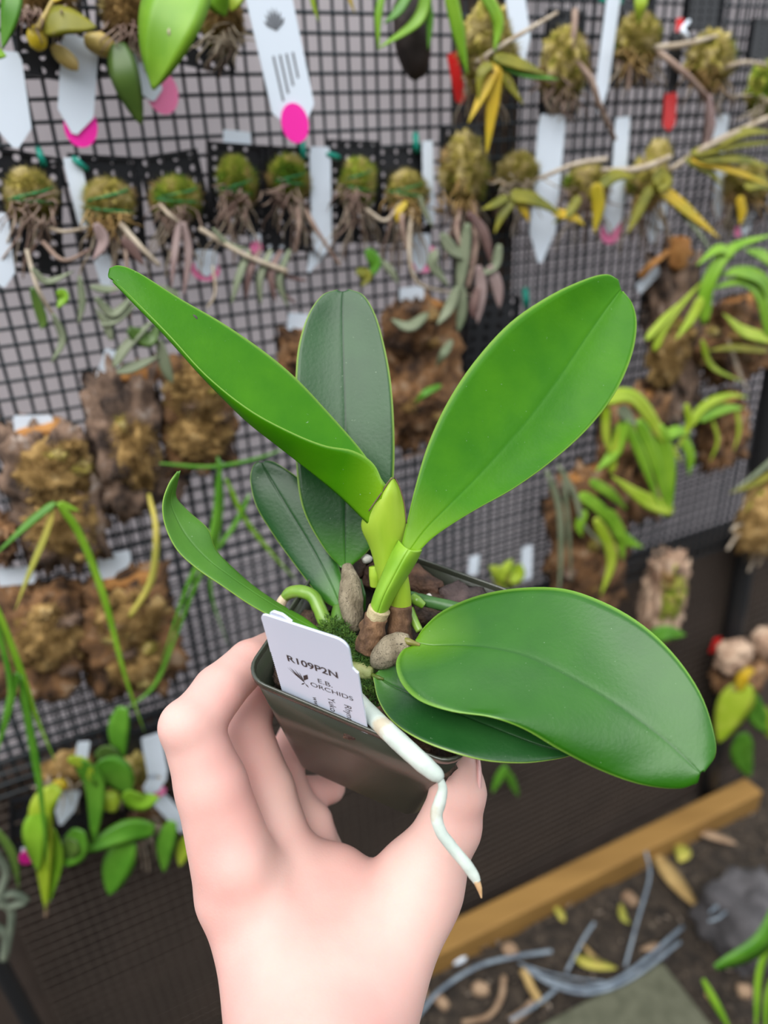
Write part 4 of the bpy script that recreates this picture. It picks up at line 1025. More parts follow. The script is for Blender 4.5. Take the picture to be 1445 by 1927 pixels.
for pts, w, m in (([(1120, 345), (1125, 390), (1118, 440)], 26, 'yellow'), ([(1090, 370), (1070, 400), (1040, 420)], 18, 'olive'), ([(1130, 350), (1160, 330), (1200, 335)], 24, 'olive')):
    blade('leaf', [(x, y, .05) for x, y in pts], w, M[m], r, prof='strap')
r = mount('olive moss clump with long yellow leaf slanting right, right middle', None, (1220, 395), 60, (1218, 342, 44, 48), 'moss', 10, 21, False, off=.012, rootlen=90)
for pts, w, m in (([(1235, 350), (1290, 395), (1355, 450)], 26, 'yellow'), ([(1240, 355), (1300, 420), (1350, 490)], 20, 'greyleaf'), ([(1225, 350), (1200, 400), (1180, 440)], 20, 'olive'), ([(1230, 330), (1245, 345), (1225, 360)], 40, 'olive')):
    blade('leaf', [(x, y, .05) for x, y in pts], w, M[m], r, prof='strap')
stemat('stem', [(1130, 320, .04), (1200, 318, .05), (1262, 295, .05)], [6, 9, 7], M['root'], r)
lumpat('moss', 1238, 292, 24, 26, .016, M['moss'], r, seed=44, fuzzn=120)
r = mount('dark olive moss clump against black plate at right edge, middle', (1412, 320), (1400, 420), 80, (1400, 345, 50, 36), 'moss', 8, 22, False, off=.01)
for pts, w, m in (([(1300, 300), (1370, 318), (1450, 350)], 20, 'yellow'), ([(1400, 350), (1430, 345), (1460, 360)], 30, 'olive'), ([(1390, 370), (1395, 400), (1392, 425)], 20, 'yellow')):
    blade('leaf', [(x, y, .05) for x, y in pts], w, M[m], r, prof='strap')

wtag('narrow white tag left of the second mossy plate', (134, 296), (164, 425), 30, off=.012, point=0)
wtag('white tag cut off by the left edge below the first plate', (-12, 400), (6, 540), 46, off=.02, point=.2)
wtag('long white tag between the fifth and sixth mossy plates', (602, 276), (606, 480), 40, off=.016, point=.1)
wtag('white tag tip under the long tag between two plates', (612, 440), (580, 512), 30, off=.01, point=.5)
wtag('narrow white tag right of the seventh mossy plate', (804, 265), (808, 420), 22, off=.016, point=0)
wtag('large white pointed tag right of the dark post', (1040, 215), (1016, 494), 58, off=.02, point=.22, printed=False)
wtag('white tag with a pale pink sticker, right middle', (1166, 330), (1146, 440), 44, off=.014, sticker=(1150, 434, 26, 24, 'palepink', False))
wtag('white tag behind the long yellow leaf, right middle', (1250, 330), (1226, 456), 42, off=.014)
wtag('white tag pair upper right under the bare stem, left one', (1172, 220), (1164, 340), 34, off=.012, point=0)
wtag('white tag in front of netting beside the yellow leaf tips', (1360, 215), (1342, 330), 34, off=.012)
wtag('slim white pointed tag left of black plate at right edge', (1364, 290), (1350, 412), 32, off=.016, point=.3)
wtag('white tag corner with pink dot at right edge', (1412, 400), (1398, 442), 24, off=.014, sticker=(1392, 428, 12, 18, 'palepink', False))
wtag('white tag with two pink sticker halves under the third plate', (388, 470), (388, 520), 40, off=.012, point=.3, sticker=(387, 508, 27, 20, 'palepink', False))
wtag('white tag with faded pink sticker above the upright leaf, right', (792, 440), (790, 510), 40, off=.014, point=.35, sticker=(798, 486, 28, 26, 'palepink', False))
wtag('small pink dotted tag behind the drooping leaves, left', (190, 480), (208, 545), 30, off=.012, sticker=(208, 528, 18, 22, 'palepink', False))
wtag('tiny pink sticker tag by the purple brown leaves', (482, 440), (482, 475), 18, off=.012, sticker=(482, 466, 12, 12, 'palepink', True))
wtag('pale tag half hidden behind the fifth plate roots', (522, 462), (520, 500), 36, off=.008, point=0)
for k, (x, y, ro, lab) in enumerate(((78, 296, 1.2, 'green twist tie at the first plate from the left'), (150, 308, .7, 'green twist tie on the narrow tag by the second plate'), (570, 284, 1.5, 'green twist tie above the fifth plate'), (622, 292, .3, 'green twist tie between the fifth and sixth plates'), (783, 270, 1.5, 'green twist tie above the seventh plate'), (1034, 290, 1.7, 'green twist tie on the large pointed tag'))):
    tie(x, y, 34, ro, label=lab, w=6)

# ------------------------------------------------------------ cork mounts
def cork(label, top, bot, w, m='cork', moss=None, mossm='mossbrown', seed=0, orange=True, off=.004, depth=.016, bumps=5, group='plants mounted on cork bark'):
    a = wl(*top, off); b_ = wl(*bot, off); c = ((top[0] + bot[0]) / 2, (top[1] + bot[1]) / 2)
    root = thing('cork_mount', b_, label, 'cork mount', group)
    s = pxm(*c, off); ax = (a - b_); ln = ax.length / 2; ax.normalize(); sx = ax.cross(WN).normalized()
    if sx.dot(WU) < 0: sx = -sx
    cc = (a + b_) / 2 + WN * depth * .5
    mesh('cork_bark', *lump(cc, sx * w * s * .46, ax * ln * .95, WN * depth, 5, .42, 2.9, seed, .72), M[m], root)
    rd = random.Random(seed)
    if orange:
        mesh('cut_edge', *lump((a + sx * w * s * rd.uniform(.0, .2)) + WN * depth * .3 - ax * .004, sx * w * s * .30, ax * .006, WN * depth * .7, 3, .3, 2.2, seed + 5, .4), M['corkorange'], root)
    if moss:
        for k, (x, y, rx, ry) in enumerate(moss):
            mo_ = lumpat('moss', x, y, rx, ry, off + depth * .9, M[mossm], root, depth=.010, seed=seed * 3 + k, fuzzn=700, amp=.5, freq=2.8, flen=.008)
            for q in range(bumps):
                lumpat('moss_tuft', x + rd.uniform(-.8, .8) * rx, y + rd.uniform(-.9, .9) * ry, rx * rd.uniform(.2, .38), ry * rd.uniform(.12, .25), off + depth * 1.1, M[rd.choice(['mossbrown', 'mossbrown', 'moss', 'corkgrey'])], mo_, depth=.008, sub=3, seed=seed * 5 + q + k * 9, fuzzn=90, amp=.5)
    return root
c1 = cork('long cork mount with tan moss and green grassy blades, left', (70, 795), (128, 1046), 150, 'corkgrey', [(105, 890, 62, 60), (120, 985, 60, 62)], seed=51)
for pts, w, m in (([(104, 946), (55, 985), (-15, 1050)], 15, 'mid'), ([(108, 946), (150, 1005), (195, 1120), (235, 1270), (272, 1378)], 15, 'bright'), ([(100, 960), (85, 1010), (55, 1080), (28, 1150)], 13, 'drygreen'), ([(112, 946), (130, 955), (150, 962)], 12, 'bright')):
    blade('leaf', [(x, y, .06) for x, y in pts], w, M[m], c1, prof='strap', n=30)
c2 = cork('grey brown cork mount with orange cut top, under hanging leaves', (225, 690), (240, 945), 125, 'corkgrey', [(255, 850, 36, 70)], seed=52)
stemat('root', [(280, 930, .03), (294, 1000, .05), (285, 1090, .05), (245, 1160, .05)], [4, 6, 7, 5], M['drygreen'], c2)
mesh('cork_bark', *lump(wl(305, 905, .012), WU * .016, Vector((0, 0, .016)), WN * .01, 4, .3, 2, 9, .5), M['corkgrey'], c2)
c3 = cork('square cork mount covered in brown moss, left of the long leaf', (365, 668), (372, 866), 132, 'cork', [(368, 735, 52, 52), (375, 815, 55, 42)], seed=53)
for pts, w, m in (([(410, 860), (416, 950), (402, 1050), (398, 1120), (430, 1215)], 10, 'mid'), ([(415, 868), (400, 1000), (350, 1110), (300, 1260)], 13, 'mid'), ([(300, 872), (400, 878), (500, 858), (560, 828)], 7, 'mid'), ([(425, 900), (460, 975), (510, 1040), (560, 1095)], 9, 'bright'), ([(470, 930), (440, 990), (380, 1075), (330, 1200), (290, 1300)], 10, 'mid'), ([(330, 1200), (290, 1290), (230, 1340)], 8, 'mid')):
    blade('leaf', [(x, y, .045) for x, y in pts], w, M[m], c3, prof='strap', n=30)
c4 = cork('cork mount mostly hidden behind the upright dark leaf', (565, 615), (560, 705), 82, 'cork', None, seed=54)
c5 = cork('broad reddish cork mount right of the upright dark leaf', (785, 568), (778, 826), 140, 'cork', [(770, 620, 50, 45), (790, 760, 50, 50)], 'cork', seed=55)
blade('leaf', [(830, 725, .04), (800, 740, .05), (780, 760, .04)], 14, M['mid'], c5)
blade('leaf', [(805, 590, .04), (770, 615, .05), (735, 600, .04)], 30, M['greyleaf'], c5)
blade('leaf', [(850, 640, .04), (835, 665, .05), (820, 690, .04)], 24, M['greyleaf'], c5)
stemat('root', [(760, 862, .02), (800, 850, .02), (840, 838, .02)], 4, M['rootpink'], c5)
r = thing('mounted_orchid', wl(920, 690, .006), 'black plate with a green tie above the big right leaf', 'mounted orchid', 'orchids mounted on black plastic plates')
plate_mesh('plate', (930, 556), (915, 690), 96, .006, r, 4, 6)
tie(989, 562, 34, 1.5, label='green twist tie on the black plate above the right leaf', w=6)
c6 = cork('tall cork mount right of the big right leaf tip', (1250, 480), (1262, 770), 92, 'corkgrey', [(1258, 660, 44, 62)], seed=56)
mesh('cut_edge', *lump(wl(1272, 478, .02), WU * .012, Vector((0, 0, .016)), WN * .01, 3, .3, 2, 3, .4), M['corkorange'], c6)
stemat('root', [(1205, 520, .02), (1230, 495, .03), (1262, 470, .02)], 8, M['corkorange'], c6)
for pts, w, m in (([(1215, 640), (1250, 600), (1290, 560)], 14, 'lime'), ([(1230, 660), (1260, 600), (1330, 520)], 16, 'lime')):
    blade('leaf', [(x, y, .05) for x, y in pts], w, M[m], c6, prof='strap')
c7 = cork('brown cork mount with arching bright leaves at the right edge', (1385, 560), (1370, 705), 150, 'cork', [(1330, 650, 40, 30), (1410, 640, 40, 40)], 'cork', seed=57)
for pts, w, m in (([(1325, 610), (1330, 540), (1375, 470), (1460, 440)], 26, 'bright'), ([(1450, 640), (1430, 560), (1395, 530), (1335, 545)], 24, 'bright'), ([(1455, 570), (1430, 525), (1385, 512), (1360, 520)], 26, 'bright'), ([(1320, 560), (1300, 600), (1270, 640)], 18, 'lime'), ([(1380, 480), (1350, 470), (1310, 500)], 18, 'bright'), ([(1460, 640), (1400, 625), (1360, 590)], 22, 'lime'), ([(1460, 500), (1430, 480), (1400, 470)], 22, 'bright'), ([(1445, 660), (1380, 655), (1330, 660)], 14, 'olive')):
    blade('leaf', [(x, y, .06) for x, y in pts], w, M[m], c7, prof='strap')
c8 = cork('small dark cork mount with thin green leaves near right pipe', (1352, 745), (1345, 868), 95, 'cork', None, seed=58)
for pts, w, m in (([(1290, 810), (1325, 765), (1370, 745), (1408, 748)], 18, 'lime'), ([(1310, 790), (1360, 770), (1400, 768)], 22, 'bright'), ([(1340, 790), (1350, 830), (1335, 870)], 8, 'lime'), ([(1385, 770), (1390, 810), (1380, 850)], 9, 'lime'), ([(1370, 640), (1390, 700), (1410, 740)], 9, 'root'), ([(1320, 640), (1340, 690), (1400, 720)], 12, 'lime')):
    blade('leaf', [(x, y, .045) for x, y in pts], w, M[m], c8, prof='strap')
c9 = cork('dark cork mount with orchid lime leaves right of the big leaf', (1180, 745), (1190, 958), 150, 'cork', None, seed=59)
for pts, w, m in (([(1125, 755), (1190, 748), (1245, 820), (1285, 872)], 28, 'lime'), ([(1172, 785), (1210, 870), (1245, 965)], 20, 'bright'), ([(1200, 790), (1232, 870), (1256, 962)], 26, 'bright'), ([(1238, 800), (1256, 880), (1262, 965)], 32, 'bright'), ([(1266, 962), (1215, 942), (1150, 895)], 28, 'lime'), ([(1175, 790), (1155, 850), (1120, 888)], 26, 'bright'), ([(1250, 822), (1275, 812), (1300, 818)], 22, 'bright'), ([(1285, 825), (1298, 860), (1296, 895)], 20, 'bright'), ([(1165, 765), (1180, 785), (1200, 800)], 36, 'greyleaf'), ([(1150, 890), (1155, 850), (1165, 800)], 16, 'lime'), ([(1290, 760), (1295, 800), (1270, 850)], 14, 'lime'), ([(1140, 760), (1140, 820), (1150, 860)], 16, 'lime')):
    blade('leaf', [(x, y, .06) for x, y in pts], w, M[m], c9, prof='strap')
c10 = cork('brown cork mount with bluish blades and bright leaves, centre right', (1095, 885), (1098, 1140), 160, 'cork', [(1085, 960, 50, 50), (1110, 1070, 55, 60)], 'cork', seed=60)
for pts, w, m in (([(1028, 885), (1052, 960), (1055, 1060), (1048, 1140)], 18, 'greyleaf'), ([(1050, 875), (1080, 930), (1100, 990), (1140, 1030)], 16, 'greyleaf'), ([(1060, 890), (1070, 1000), (1075, 1100)], 12, 'greyleaf'), ([(1090, 930), (1130, 960), (1160, 1005)], 24, 'bright'), ([(1120, 975), (1150, 1050), (1130, 1122)], 22, 'lime'), ([(1140, 960), (1165, 1005), (1172, 1055)], 26, 'bright'), ([(1160, 1000), (1185, 1020), (1210, 1030)], 20, 'bright'), ([(1100, 960), (1090, 990), (1095, 1010)], 18, 'bright'), ([(1110, 905), (1150, 930), (1180, 960)], 20, 'bright')):
    blade('leaf', [(x, y, .05) for x, y in pts], w, M[m], c10, prof='strap')
c11 = cork('pale pinkish cork mount with green moss over brown cloth, right', (1252, 1042), (1228, 1200), 80, 'corkpale', [(1262, 1120, 24, 56)], 'mossgreen', seed=61, orange=False)
blade('leaf', [(1215, 1205, .03), (1250, 1192, .04), (1290, 1195, .04)], 32, M['mid'], c11)
c12 = cork('dark cork mount low on the left edge with green moss', (70, 1095), (70, 1282), 165, 'cork', [(85, 1200, 62, 62)], seed=62, orange=False)
for pts, w, m in (([(-15, 1120), (35, 1250), (65, 1340), (104, 1432)], 15, 'bright'), ([(32, 1265), (15, 1340), (-10, 1430)], 15, 'mid'), ([(38, 1270), (62, 1400), (78, 1500), (90, 1640)], 16, 'mid'), ([(-10, 1160), (20, 1290), (0, 1380)], 12, 'mid')):
    blade('leaf', [(x, y, .07) for x, y in pts], w, M[m], c12, prof='strap', n=30)
c13 = cork('rusty brown cork mount below the leaf with twisted tip', (222, 1078), (262, 1288), 160, 'cork', [(245, 1160, 62, 52), (262, 1245, 52, 42)], 'mossbrown', seed=63)
c14 = cork('sliver of brown cork cut by the left edge, mid height', (0, 965), (4, 1040), 46, 'cork', None, seed=64, orange=False)
for t, b_, w, lab in (((62, 782), (64, 812), 66, 'white tag on top of the long left cork mount'), ((216, 660), (190, 738), 34, 'white tag tucked behind the grey brown cork top'), ((30, 1068), (32, 1100), 62, 'white tag above the low left cork mount'), ((214, 1040), (218, 1086), 58, 'white tag above the rusty brown cork mount'), ((563, 590), (560, 622), 42, 'white tag above the cork behind the upright leaf'), ((775, 540), (775, 568), 52, 'white tag above the broad reddish cork mount'), ((1240, 505), (1200, 545), 22, 'grey white tag at the tall right cork mount')):
    wtag(lab, t, b_, w, off=.014, point=0)
# root mass and small plants at the right edge
r = thing('mounted_orchid', wl(1425, 1060, .02), 'tan root mass with grassy leaves at the right edge', 'mounted orchid')
lumpat('root_mass', 1432, 975, 44, 72, .045, M['mossbrown'], r, seed=71, fuzzn=400, flen=.02)
for pts, w, m in (([(1470, 850), (1425, 890), (1378, 925)], 13, 'greyleaf'), ([(1470, 880), (1420, 910), (1372, 928)], 13, 'olive'), ([(1470, 900), (1430, 930), (1400, 965)], 12, 'olive')):
    blade('leaf', [(x, y, .06) for x, y in pts], w, M[m], r, prof='strap')
for pts in ([(1420, 990), (1390, 1005), (1368, 1035)], [(1430, 1010), (1420, 1045), (1408, 1076)], [(1405, 985), (1385, 990), (1376, 1000)], [(1440, 1000), (1432, 1050), (1425, 1065)]):
    stemat('root', [(x, y, .05) for x, y in pts], 5, M['root'], r)
r = thing('mounted_orchid', wl(1390, 1320, .03), 'orchid with yellow green leaves on white cork lumps, right edge', 'mounted orchid')
lumpat('moss', 1395, 1265, 62, 45, .012, M['cork'], r, seed=72, fuzzn=200)
lumpat('cork_bark', 1380, 1232, 34, 28, .03, M['corkpale'], r, seed=73, amp=.3, boxy=.4)
lumpat('cork_bark', 1440, 1208, 24, 26, .03, M['corkpale'], r, seed=74, amp=.3, boxy=.4)
for pts, w, m in (([(1400, 1285), (1378, 1330), (1352, 1398)], 66, 'lime'), ([(1405, 1300), (1425, 1350), (1455, 1380)], 40, 'mid'), ([(1395, 1380), (1395, 1420), (1412, 1462)], 46, 'mid'), ([(1430, 1330), (1440, 1360), (1450, 1390)], 30, 'lime'), ([(1390, 1300), (1400, 1270), (1420, 1262)], 26, 'yellow')):
    blade('leaf', [(x, y, .05) for x, y in pts], w, M[m], r)
wtag('dark red tag behind the white cork lumps, right edge', (1352, 1200), (1340, 1228), 20, off=.01, m='redtag', point=0, group=None)
r = thing('small_plant', wl(950, 1095, .02), 'small yellow green plant just behind the pot rim', 'plant')
lumpat('moss', 955, 1085, 30, 24, .008, M['mossgreen'], r, seed=75, fuzzn=120)
for pts, w in (([(950, 1090), (935, 1075), (920, 1066)], 22), ([(960, 1095), (975, 1080), (980, 1060)], 26), ([(940, 1095), (950, 1070), (965, 1052)], 18)):
    blade('leaf', [(x, y, .03) for x, y in pts], w, M['lime'], r)
wtag('white tag upright behind the pot rim, right one', (992, 1028), (990, 1092), 24, off=.016, point=0)
wtag('pale blue white tag just above the pot rim', (893, 1046), (890, 1082), 22, off=.016, point=0)
r = thing('small_plant', wl(945, 1460, .02), 'two small green leaves under the lower right leaf', 'plant')
for pts, w in (([(952, 1440), (938, 1465), (926, 1492)], 18), ([(948, 1445), (962, 1470), (976, 1500)], 18)):
    blade('leaf', [(x, y, .02) for x, y in pts], w, M['mid'], r)
stemat('stem', [(950, 1442, .0), (950, 1446, .02)], 2, M['mid'], r)

# ------------------------------------------------------------ leafy group low on the left
r = mount('leafy orchid on black plate with yellow brown moss, lower left', (95, 1488), (92, 1610), 120, (128, 1446, 52, 38), 'mossbrown', 6, 81, False, off=.01, rootlen=50, nx=4, ny=4)
for pts, w, m in (([(150, 1430), (180, 1480), (176, 1590)], 40, 'mid'), ([(110, 1480), (80, 1520), (82, 1600), (86, 1715)], 46, 'lime'), ([(80, 1525), (66, 1570), (72, 1640)], 46, 'bright'), ([(100, 1560), (108, 1620), (92, 1700)], 24, 'bright'), ([(150, 1560), (140, 1600), (120, 1630)], 50, 'mid'), ([(130, 1425), (160, 1440), (172, 1470)], 26, 'lime')):
    blade('leaf', [(x, y, .06) for x, y in pts], w, M[m], r, prof='leaf')
stemat('root', [(88, 1690, .055), (86, 1725, .05)], 4, M['chip'], r)
r = mount('leafy orchid on black plate beside the bent white tag, lower left', (252, 1372), (250, 1512), 96, (262, 1448, 36, 40), 'moss', 5, 82, False, off=.01, nx=4, ny=5)
for pts, w, m in (([(178, 1440), (215, 1455), (245, 1492)], 72, 'mid'), ([(232, 1330), (224, 1380), (230, 1430)], 40, 'mid'), ([(235, 1490), (265, 1508), (300, 1500)], 38, 'bright'), ([(185, 1410), (205, 1420), (230, 1440)], 40, 'dark')):
    blade('leaf', [(x, y, .06) for x, y in pts], w, M[m], r)
lumpat('bulb', 208, 1508, 18, 24, .05, M['lime'], r, sub=3, amp=.15, seed=83)
lumpat('bulb', 112, 1478, 14, 14, .05, M['yellow'], r, sub=3, amp=.15, seed=84)
r = mount('leafy orchid with long slanting leaf under the bent tag, lower left', (285, 1510), (275, 1580), 90, (275, 1535, 36, 24), 'cork', 5, 85, False, off=.01, nx=4, ny=3)
for pts, w, m in (([(290, 1562), (235, 1565), (150, 1605)], 44, 'mid'), ([(245, 1580), (222, 1630), (205, 1685)], 56, 'mid'), ([(325, 1545), (312, 1590), (308, 1642)], 34, 'mid'), ([(352, 1575), (345, 1600), (338, 1630)], 28, 'lime'), ([(140, 1580), (130, 1600), (132, 1622)], 40, 'dark')):
    blade('leaf', [(x, y, .06) for x, y in pts], w, M[m], r)
stemat('stem', [(230, 1572, .05), (260, 1562, .05), (298, 1556, .05)], [5, 7, 4], M['root'], r)
wtag('bent white tag hanging left of the wrist', (284, 1384), (298, 1462), 36, off=.04, point=0)
wtag('lower half of the bent white tag with pink edge', (300, 1458), (278, 1496), 34, off=.04, point=.3, sticker=(300, 1490, 12, 12, 'palepink', False))
wtag('slanting white tag touching the hand outline, lower left', (298, 1502), (352, 1560), 28, off=.03, point=0)
wtag('white pointed tag between the leaves, lower left', (134, 1488), (114, 1552), 34, off=.03, point=.4)
wtag('short white tag above the yellow brown moss, lower left', (158, 1396), (152, 1432), 22, off=.03, point=0)
wtag('hot pink round sticker on a tag edge, lower left', (50, 1594), (52, 1614), 20, off=.05, point=0, sticker=(52, 1613, 15, 17, 'pink', True))
r = thing('trailing_cactus', wl(10, 1720, .03), 'grey green trailing stems at the lower left edge', 'cactus')
for pts in ([(-12, 1600), (12, 1640), (0, 1690), (22, 1720), (10, 1800)], [(-10, 1690), (25, 1682), (50, 1695)], [(0, 1700), (20, 1705), (48, 1696)], [(-15, 1740), (10, 1760), (8, 1805)]):
    stemat('stem', [(x, y, .06) for x, y in pts], [7] * len(pts), M['rhip'], r, seg=8)
blade('leaf', [(-5, 1560, .06), (25, 1610, .065), (36, 1675, .06)], 18, M['dark'], r)
# ================================================================== things on the ground
def ground(px, py, h=0.0):
    p = fl(px, py, h); return p
def glump(px, py, rx, ry, hz, m, seed, sub=3, amp=.3, boxy=.0, rot=0.0, h=None):
    c = ground(px, py, hz * .55); s = (c - CAM).dot(FWD) / FPX
    a = Vector((math.cos(rot), math.sin(rot), 0)); b_ = Vector((-math.sin(rot), math.cos(rot), 0))
    return lump(c, a * rx * s, b_ * ry * s * 1.25, Vector((0, 0, hz)), sub, amp, 1.7, seed, boxy)
def gblade(name, pts, w, m, h=.012, parent=None):
    P = [ground(x, y, h + (.004 if i % 2 else 0)) for i, (x, y) in enumerate(pts)]
    C_ = catmull(P, 14); s = (P[0] - CAM).dot(FWD) / FPX
    V, F = [], []
    for i, c in enumerate(C_):
        t = (C_[min(i + 1, 13)] - C_[max(i - 1, 0)]).normalized(); a = t.cross(Vector((0, 0, 1))).normalized()
        q = i / 13; k = max(.06, math.sin(math.pi * (q * .92 + .05))) ** .7; hw = w * s * .5 * k
        for x, y in ((-1, .3), (0, 0), (1, .3), (0, -.12)):
            V.append(c + a * hw * x + Vector((0, 0, hw * y)))
    for i in range(13):
        for k in range(4):
            F.append((i * 4 + k, i * 4 + (k + 1) % 4, i * 4 + 4 + (k + 1) % 4, i * 4 + 4 + k))
    F += [(3, 2, 1, 0), (52, 53, 54, 55)]
    return mesh(name, V, F, M[m], parent)
# gravel and litter nobody could count
rd = random.Random(21); b = MB()
grav = []
for k in range(1500):
    px = rd.uniform(700, 1560); py = rd.uniform(1480, 2010)
    p = ground(px, py, 0)
    if (p - WP).dot(WN) < .045: continue
    r_ = rd.uniform(.0015, .0045)
    a = Vector((rd.gauss(0, 1), rd.gauss(0, 1), rd.gauss(0, .4))).normalized() * r_; bb_ = a.cross(Vector((rd.gauss(0, .3), rd.gauss(0, .3), 1))).normalized() * r_ * rd.uniform(.5, 1)
    b.add(*lump(p + Vector((0, 0, r_ * .6 + .004)), a, bb_, Vector((0, 0, r_ * .7)), 1, .3, 1.5, k))
gm = mat('mixed_gravel', (.030, .022, .016), (.10, .075, .055), scale=45, rough=.95, c3=(.30, .24, .19), lo=.35, hi=.58, detail=2)
o = b.build('gravel', gm); tag(o, 'fine dark gravel and litter on the ground', 'gravel', kind='stuff')
# concrete slab
P = [ground(905, 1985, .012), ground(1245, 1806, .012), ground(1365, 1960, .012)]
e1 = P[1] - P[0]; e1.z = 0; e2 = P[2] - P[1]; e2.z = 0; e2 = (e2 - e1.normalized() * e2.dot(e1.normalized()))
b = MB(); b.add(*box(Vector((P[0].x, P[0].y, -.03)), e1, e2.normalized() * .3, Vector((0, 0, .042))))
o = b.build('paving_slab', M['paver'], smooth=False); bevel(o, .004); tag(o, 'olive grey concrete paving slab at the bottom edge', 'paving slab')
o = mesh('rock', *glump(1405, 1735, 78, 62, .055, None, 5, 4, .25, .45, .4), M['rock']); tag(o, 'grey angular rock at the lower right edge', 'rock')
# fallen leaves, sticks and chips, each its own thing
for pts, w, m, lab in (([(1232, 1602), (1262, 1650), (1312, 1708)], 34, 'dry', 'long tan fallen leaf right of the timber board'),
                       ([(1278, 1588), (1284, 1605), (1278, 1622)], 30, 'drygreen', 'small yellow green fallen leaf beside the long tan one'),
                       ([(1352, 1654), (1385, 1652), (1412, 1640)], 20, 'yellow', 'orange yellow fallen leaf above the grey rock'),
                       ([(1310, 1565), (1345, 1575), (1385, 1588)], 22, 'chip', 'pinkish dry leaf right of the board end'),
                       ([(1078, 1795), (1105, 1812), (1160, 1822)], 26, 'drygreen', 'yellow green fallen leaf by the plastic ties'),
                       ([(1040, 1698), (1055, 1722), (1062, 1735)], 16, 'drygreen', 'thin green leaf piece near the board'),
                       ([(1168, 1700), (1172, 1725), (1185, 1738)], 16, 'drygreen', 'small olive leaf piece in the gravel'),
                       ([(1205, 1786), (1230, 1782), (1245, 1776)], 18, 'chip', 'pale chip touching the upper plastic tie'),
                       ([(1095, 1775), (1120, 1805), (1140, 1815)], 12, 'dry', 'narrow brown leaf over the yellow green one')):
    tag(gblade('fallen_leaf', pts, w, m), lab, 'fallen leaf', 'fallen leaves on the ground')
for pts, r_, m, lab in (([(948, 1838), (942, 1880), (918, 1912), (870, 1925)], 6, 'chip', 'curved tan stick left of the plastic ties'),
                        ([(985, 1826), (1000, 1858), (1018, 1890)], 9, 'dry', 'short thick brown stick under the plastic ties'),
                        ([(960, 1922), (985, 1905), (1002, 1886)], 9, 'chip', 'pale stick at the bottom edge'),
                        ([(1330, 1868), (1345, 1890), (1355, 1905)], 5, 'dry', 'small brown stick beside the grass blades')):
    s = (ground(*pts[0]) - CAM).dot(FWD) / FPX
    o = mesh('stick', *tube([ground(x, y, .014) for x, y in pts], [r_ * s, r_ * s * .8], 20, 7, bump=.25), M[m]); tag(o, lab, 'stick', 'sticks on the ground')
for k, (x, y, rx, ry, lab) in enumerate(((905, 1772, 13, 12, 'pinkish round chip below the board'), (940, 1748, 24, 10, 'long pale chip against the timber board'), (960, 1790, 15, 10, 'brown chip above the left plastic tie'), (905, 1862, 17, 9, 'tan chip left of the curved stick'), (1185, 1692, 12, 12, 'round pale chip in the middle gravel'), (1240, 1795, 14, 14, 'grey pebble at the paving slab corner'), (1400, 1865, 13, 10, 'pale chip by the grass, lower right'), (830, 1885, 10, 14, 'brown chip beside the wrist'), (790, 1868, 12, 12, 'greyish chip right against the wrist'))):
    o = mesh('bark_chip', *glump(x, y, rx, ry, .008, None, 40 + k, 3, .25, .3, k), M['chip'] if k != 5 else M['rock']); tag(o, lab, 'bark chip', 'chips scattered on the ground')
o = mesh('white_cap', *glump(862, 1803, 17, 9, .007, None, 77, 3, .1, .2, .3), M['tag']); tag(o, 'small pale blue plastic cap left of the ties', 'cap')
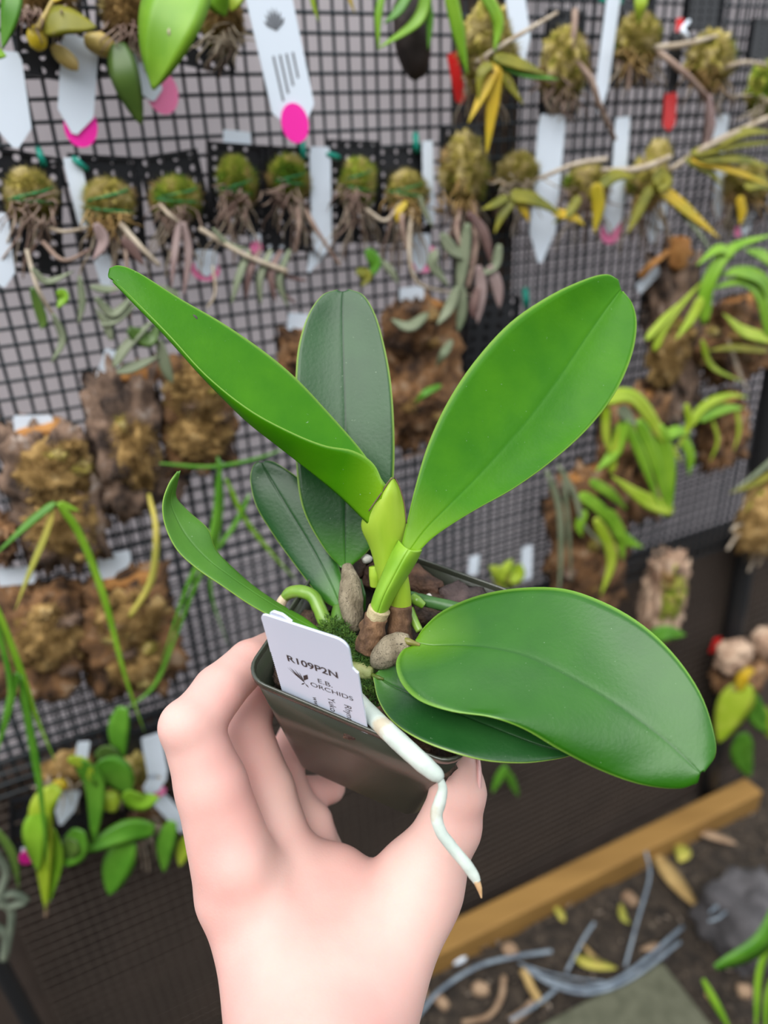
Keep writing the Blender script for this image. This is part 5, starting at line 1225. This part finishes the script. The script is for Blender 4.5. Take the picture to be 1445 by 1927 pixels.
# bundle of blue grey plastic ties
def tieline(pts, r_, lab, name='plastic_tie'):
    s = (ground(*pts[0][:2]) - CAM).dot(FWD) / FPX
    o = mesh(name, *tube([ground(p[0], p[1], .018 + (p[2] if len(p) > 2 else 0)) for p in pts], [r_ * s * .62] * 2, 36, 8, side=(0, 0, 1), flat=1.0), M['wire'])
    tag(o, lab, 'plastic tie', 'plastic ties on the ground')
tieline([(985, 1818), (1040, 1846), (1110, 1858), (1180, 1832), (1285, 1744)], 6.5, 'blue grey plastic tie crossing the slab corner, upper strand')
tieline([(990, 1824), (1050, 1858), (1115, 1868), (1190, 1840), (1280, 1772)], 6, 'blue grey plastic tie crossing the slab corner, lower strand')
tieline([(975, 1812), (1030, 1830), (1090, 1842), (1140, 1848)], 3, 'thin clear tie strand above the bundle')
tieline([(782, 1915), (830, 1862), (900, 1818), (970, 1800), (1038, 1790)], 7, 'grey tie arching from the wrist to the bundle')
tieline([(1118, 1736, .03), (1096, 1770, .02), (1065, 1830)], 5, 'short upright grey tie above the bundle')
tieline([(1215, 1602, .06), (1222, 1650, .05), (1200, 1730, .03), (1176, 1820)], 4, 'long thin grey strand rising over the gravel')
tieline([(1046, 1862), (1010, 1890), (960, 1920)], 6, 'grey tie strand running to the bottom edge')
tieline([(1335, 1718, .05), (1352, 1700, .055), (1346, 1712, .055)], 4, 'short clear strand on the grey rock, upper')
tieline([(1333, 1734, .05), (1350, 1728, .055), (1366, 1716, .055)], 4, 'short clear strand on the grey rock, lower')
# grass at the lower right
r = thing('grass_clump', ground(1440, 1880), 'green grass blades in the lower right corner', 'grass')
for pts, w, m in (([(1470, 1690), (1430, 1770), (1345, 1820)], 40, 'mid'), ([(1470, 1740), (1430, 1820), (1422, 1930)], 16, 'bright'), ([(1322, 1842), (1345, 1885), (1372, 1935)], 15, 'bright'), ([(1470, 1800), (1445, 1870), (1440, 1940)], 14, 'bright')):
    P = [at(x, y, .74) for x, y in pts]
    C_ = catmull(P, 16); V, F = [], []
    for i, c in enumerate(C_):
        t = (C_[min(i + 1, 15)] - C_[max(i - 1, 0)]).normalized(); a = t.cross(-FWD).normalized(); up = a.cross(t)
        q = i / 15; hw = w * .74 / FPX * .5 * max(.1, math.sin(math.pi * (q * .85 + .1))) ** .6
        for x, y in ((-1, .3), (0, 0), (1, .3), (0, -.12)): V.append(c + a * hw * x + up * hw * y)
    for i in range(15):
        for k in range(4): F.append((i * 4 + k, i * 4 + (k + 1) % 4, i * 4 + 4 + (k + 1) % 4, i * 4 + 4 + k))
    mesh('blade', V, F, M[m], r)
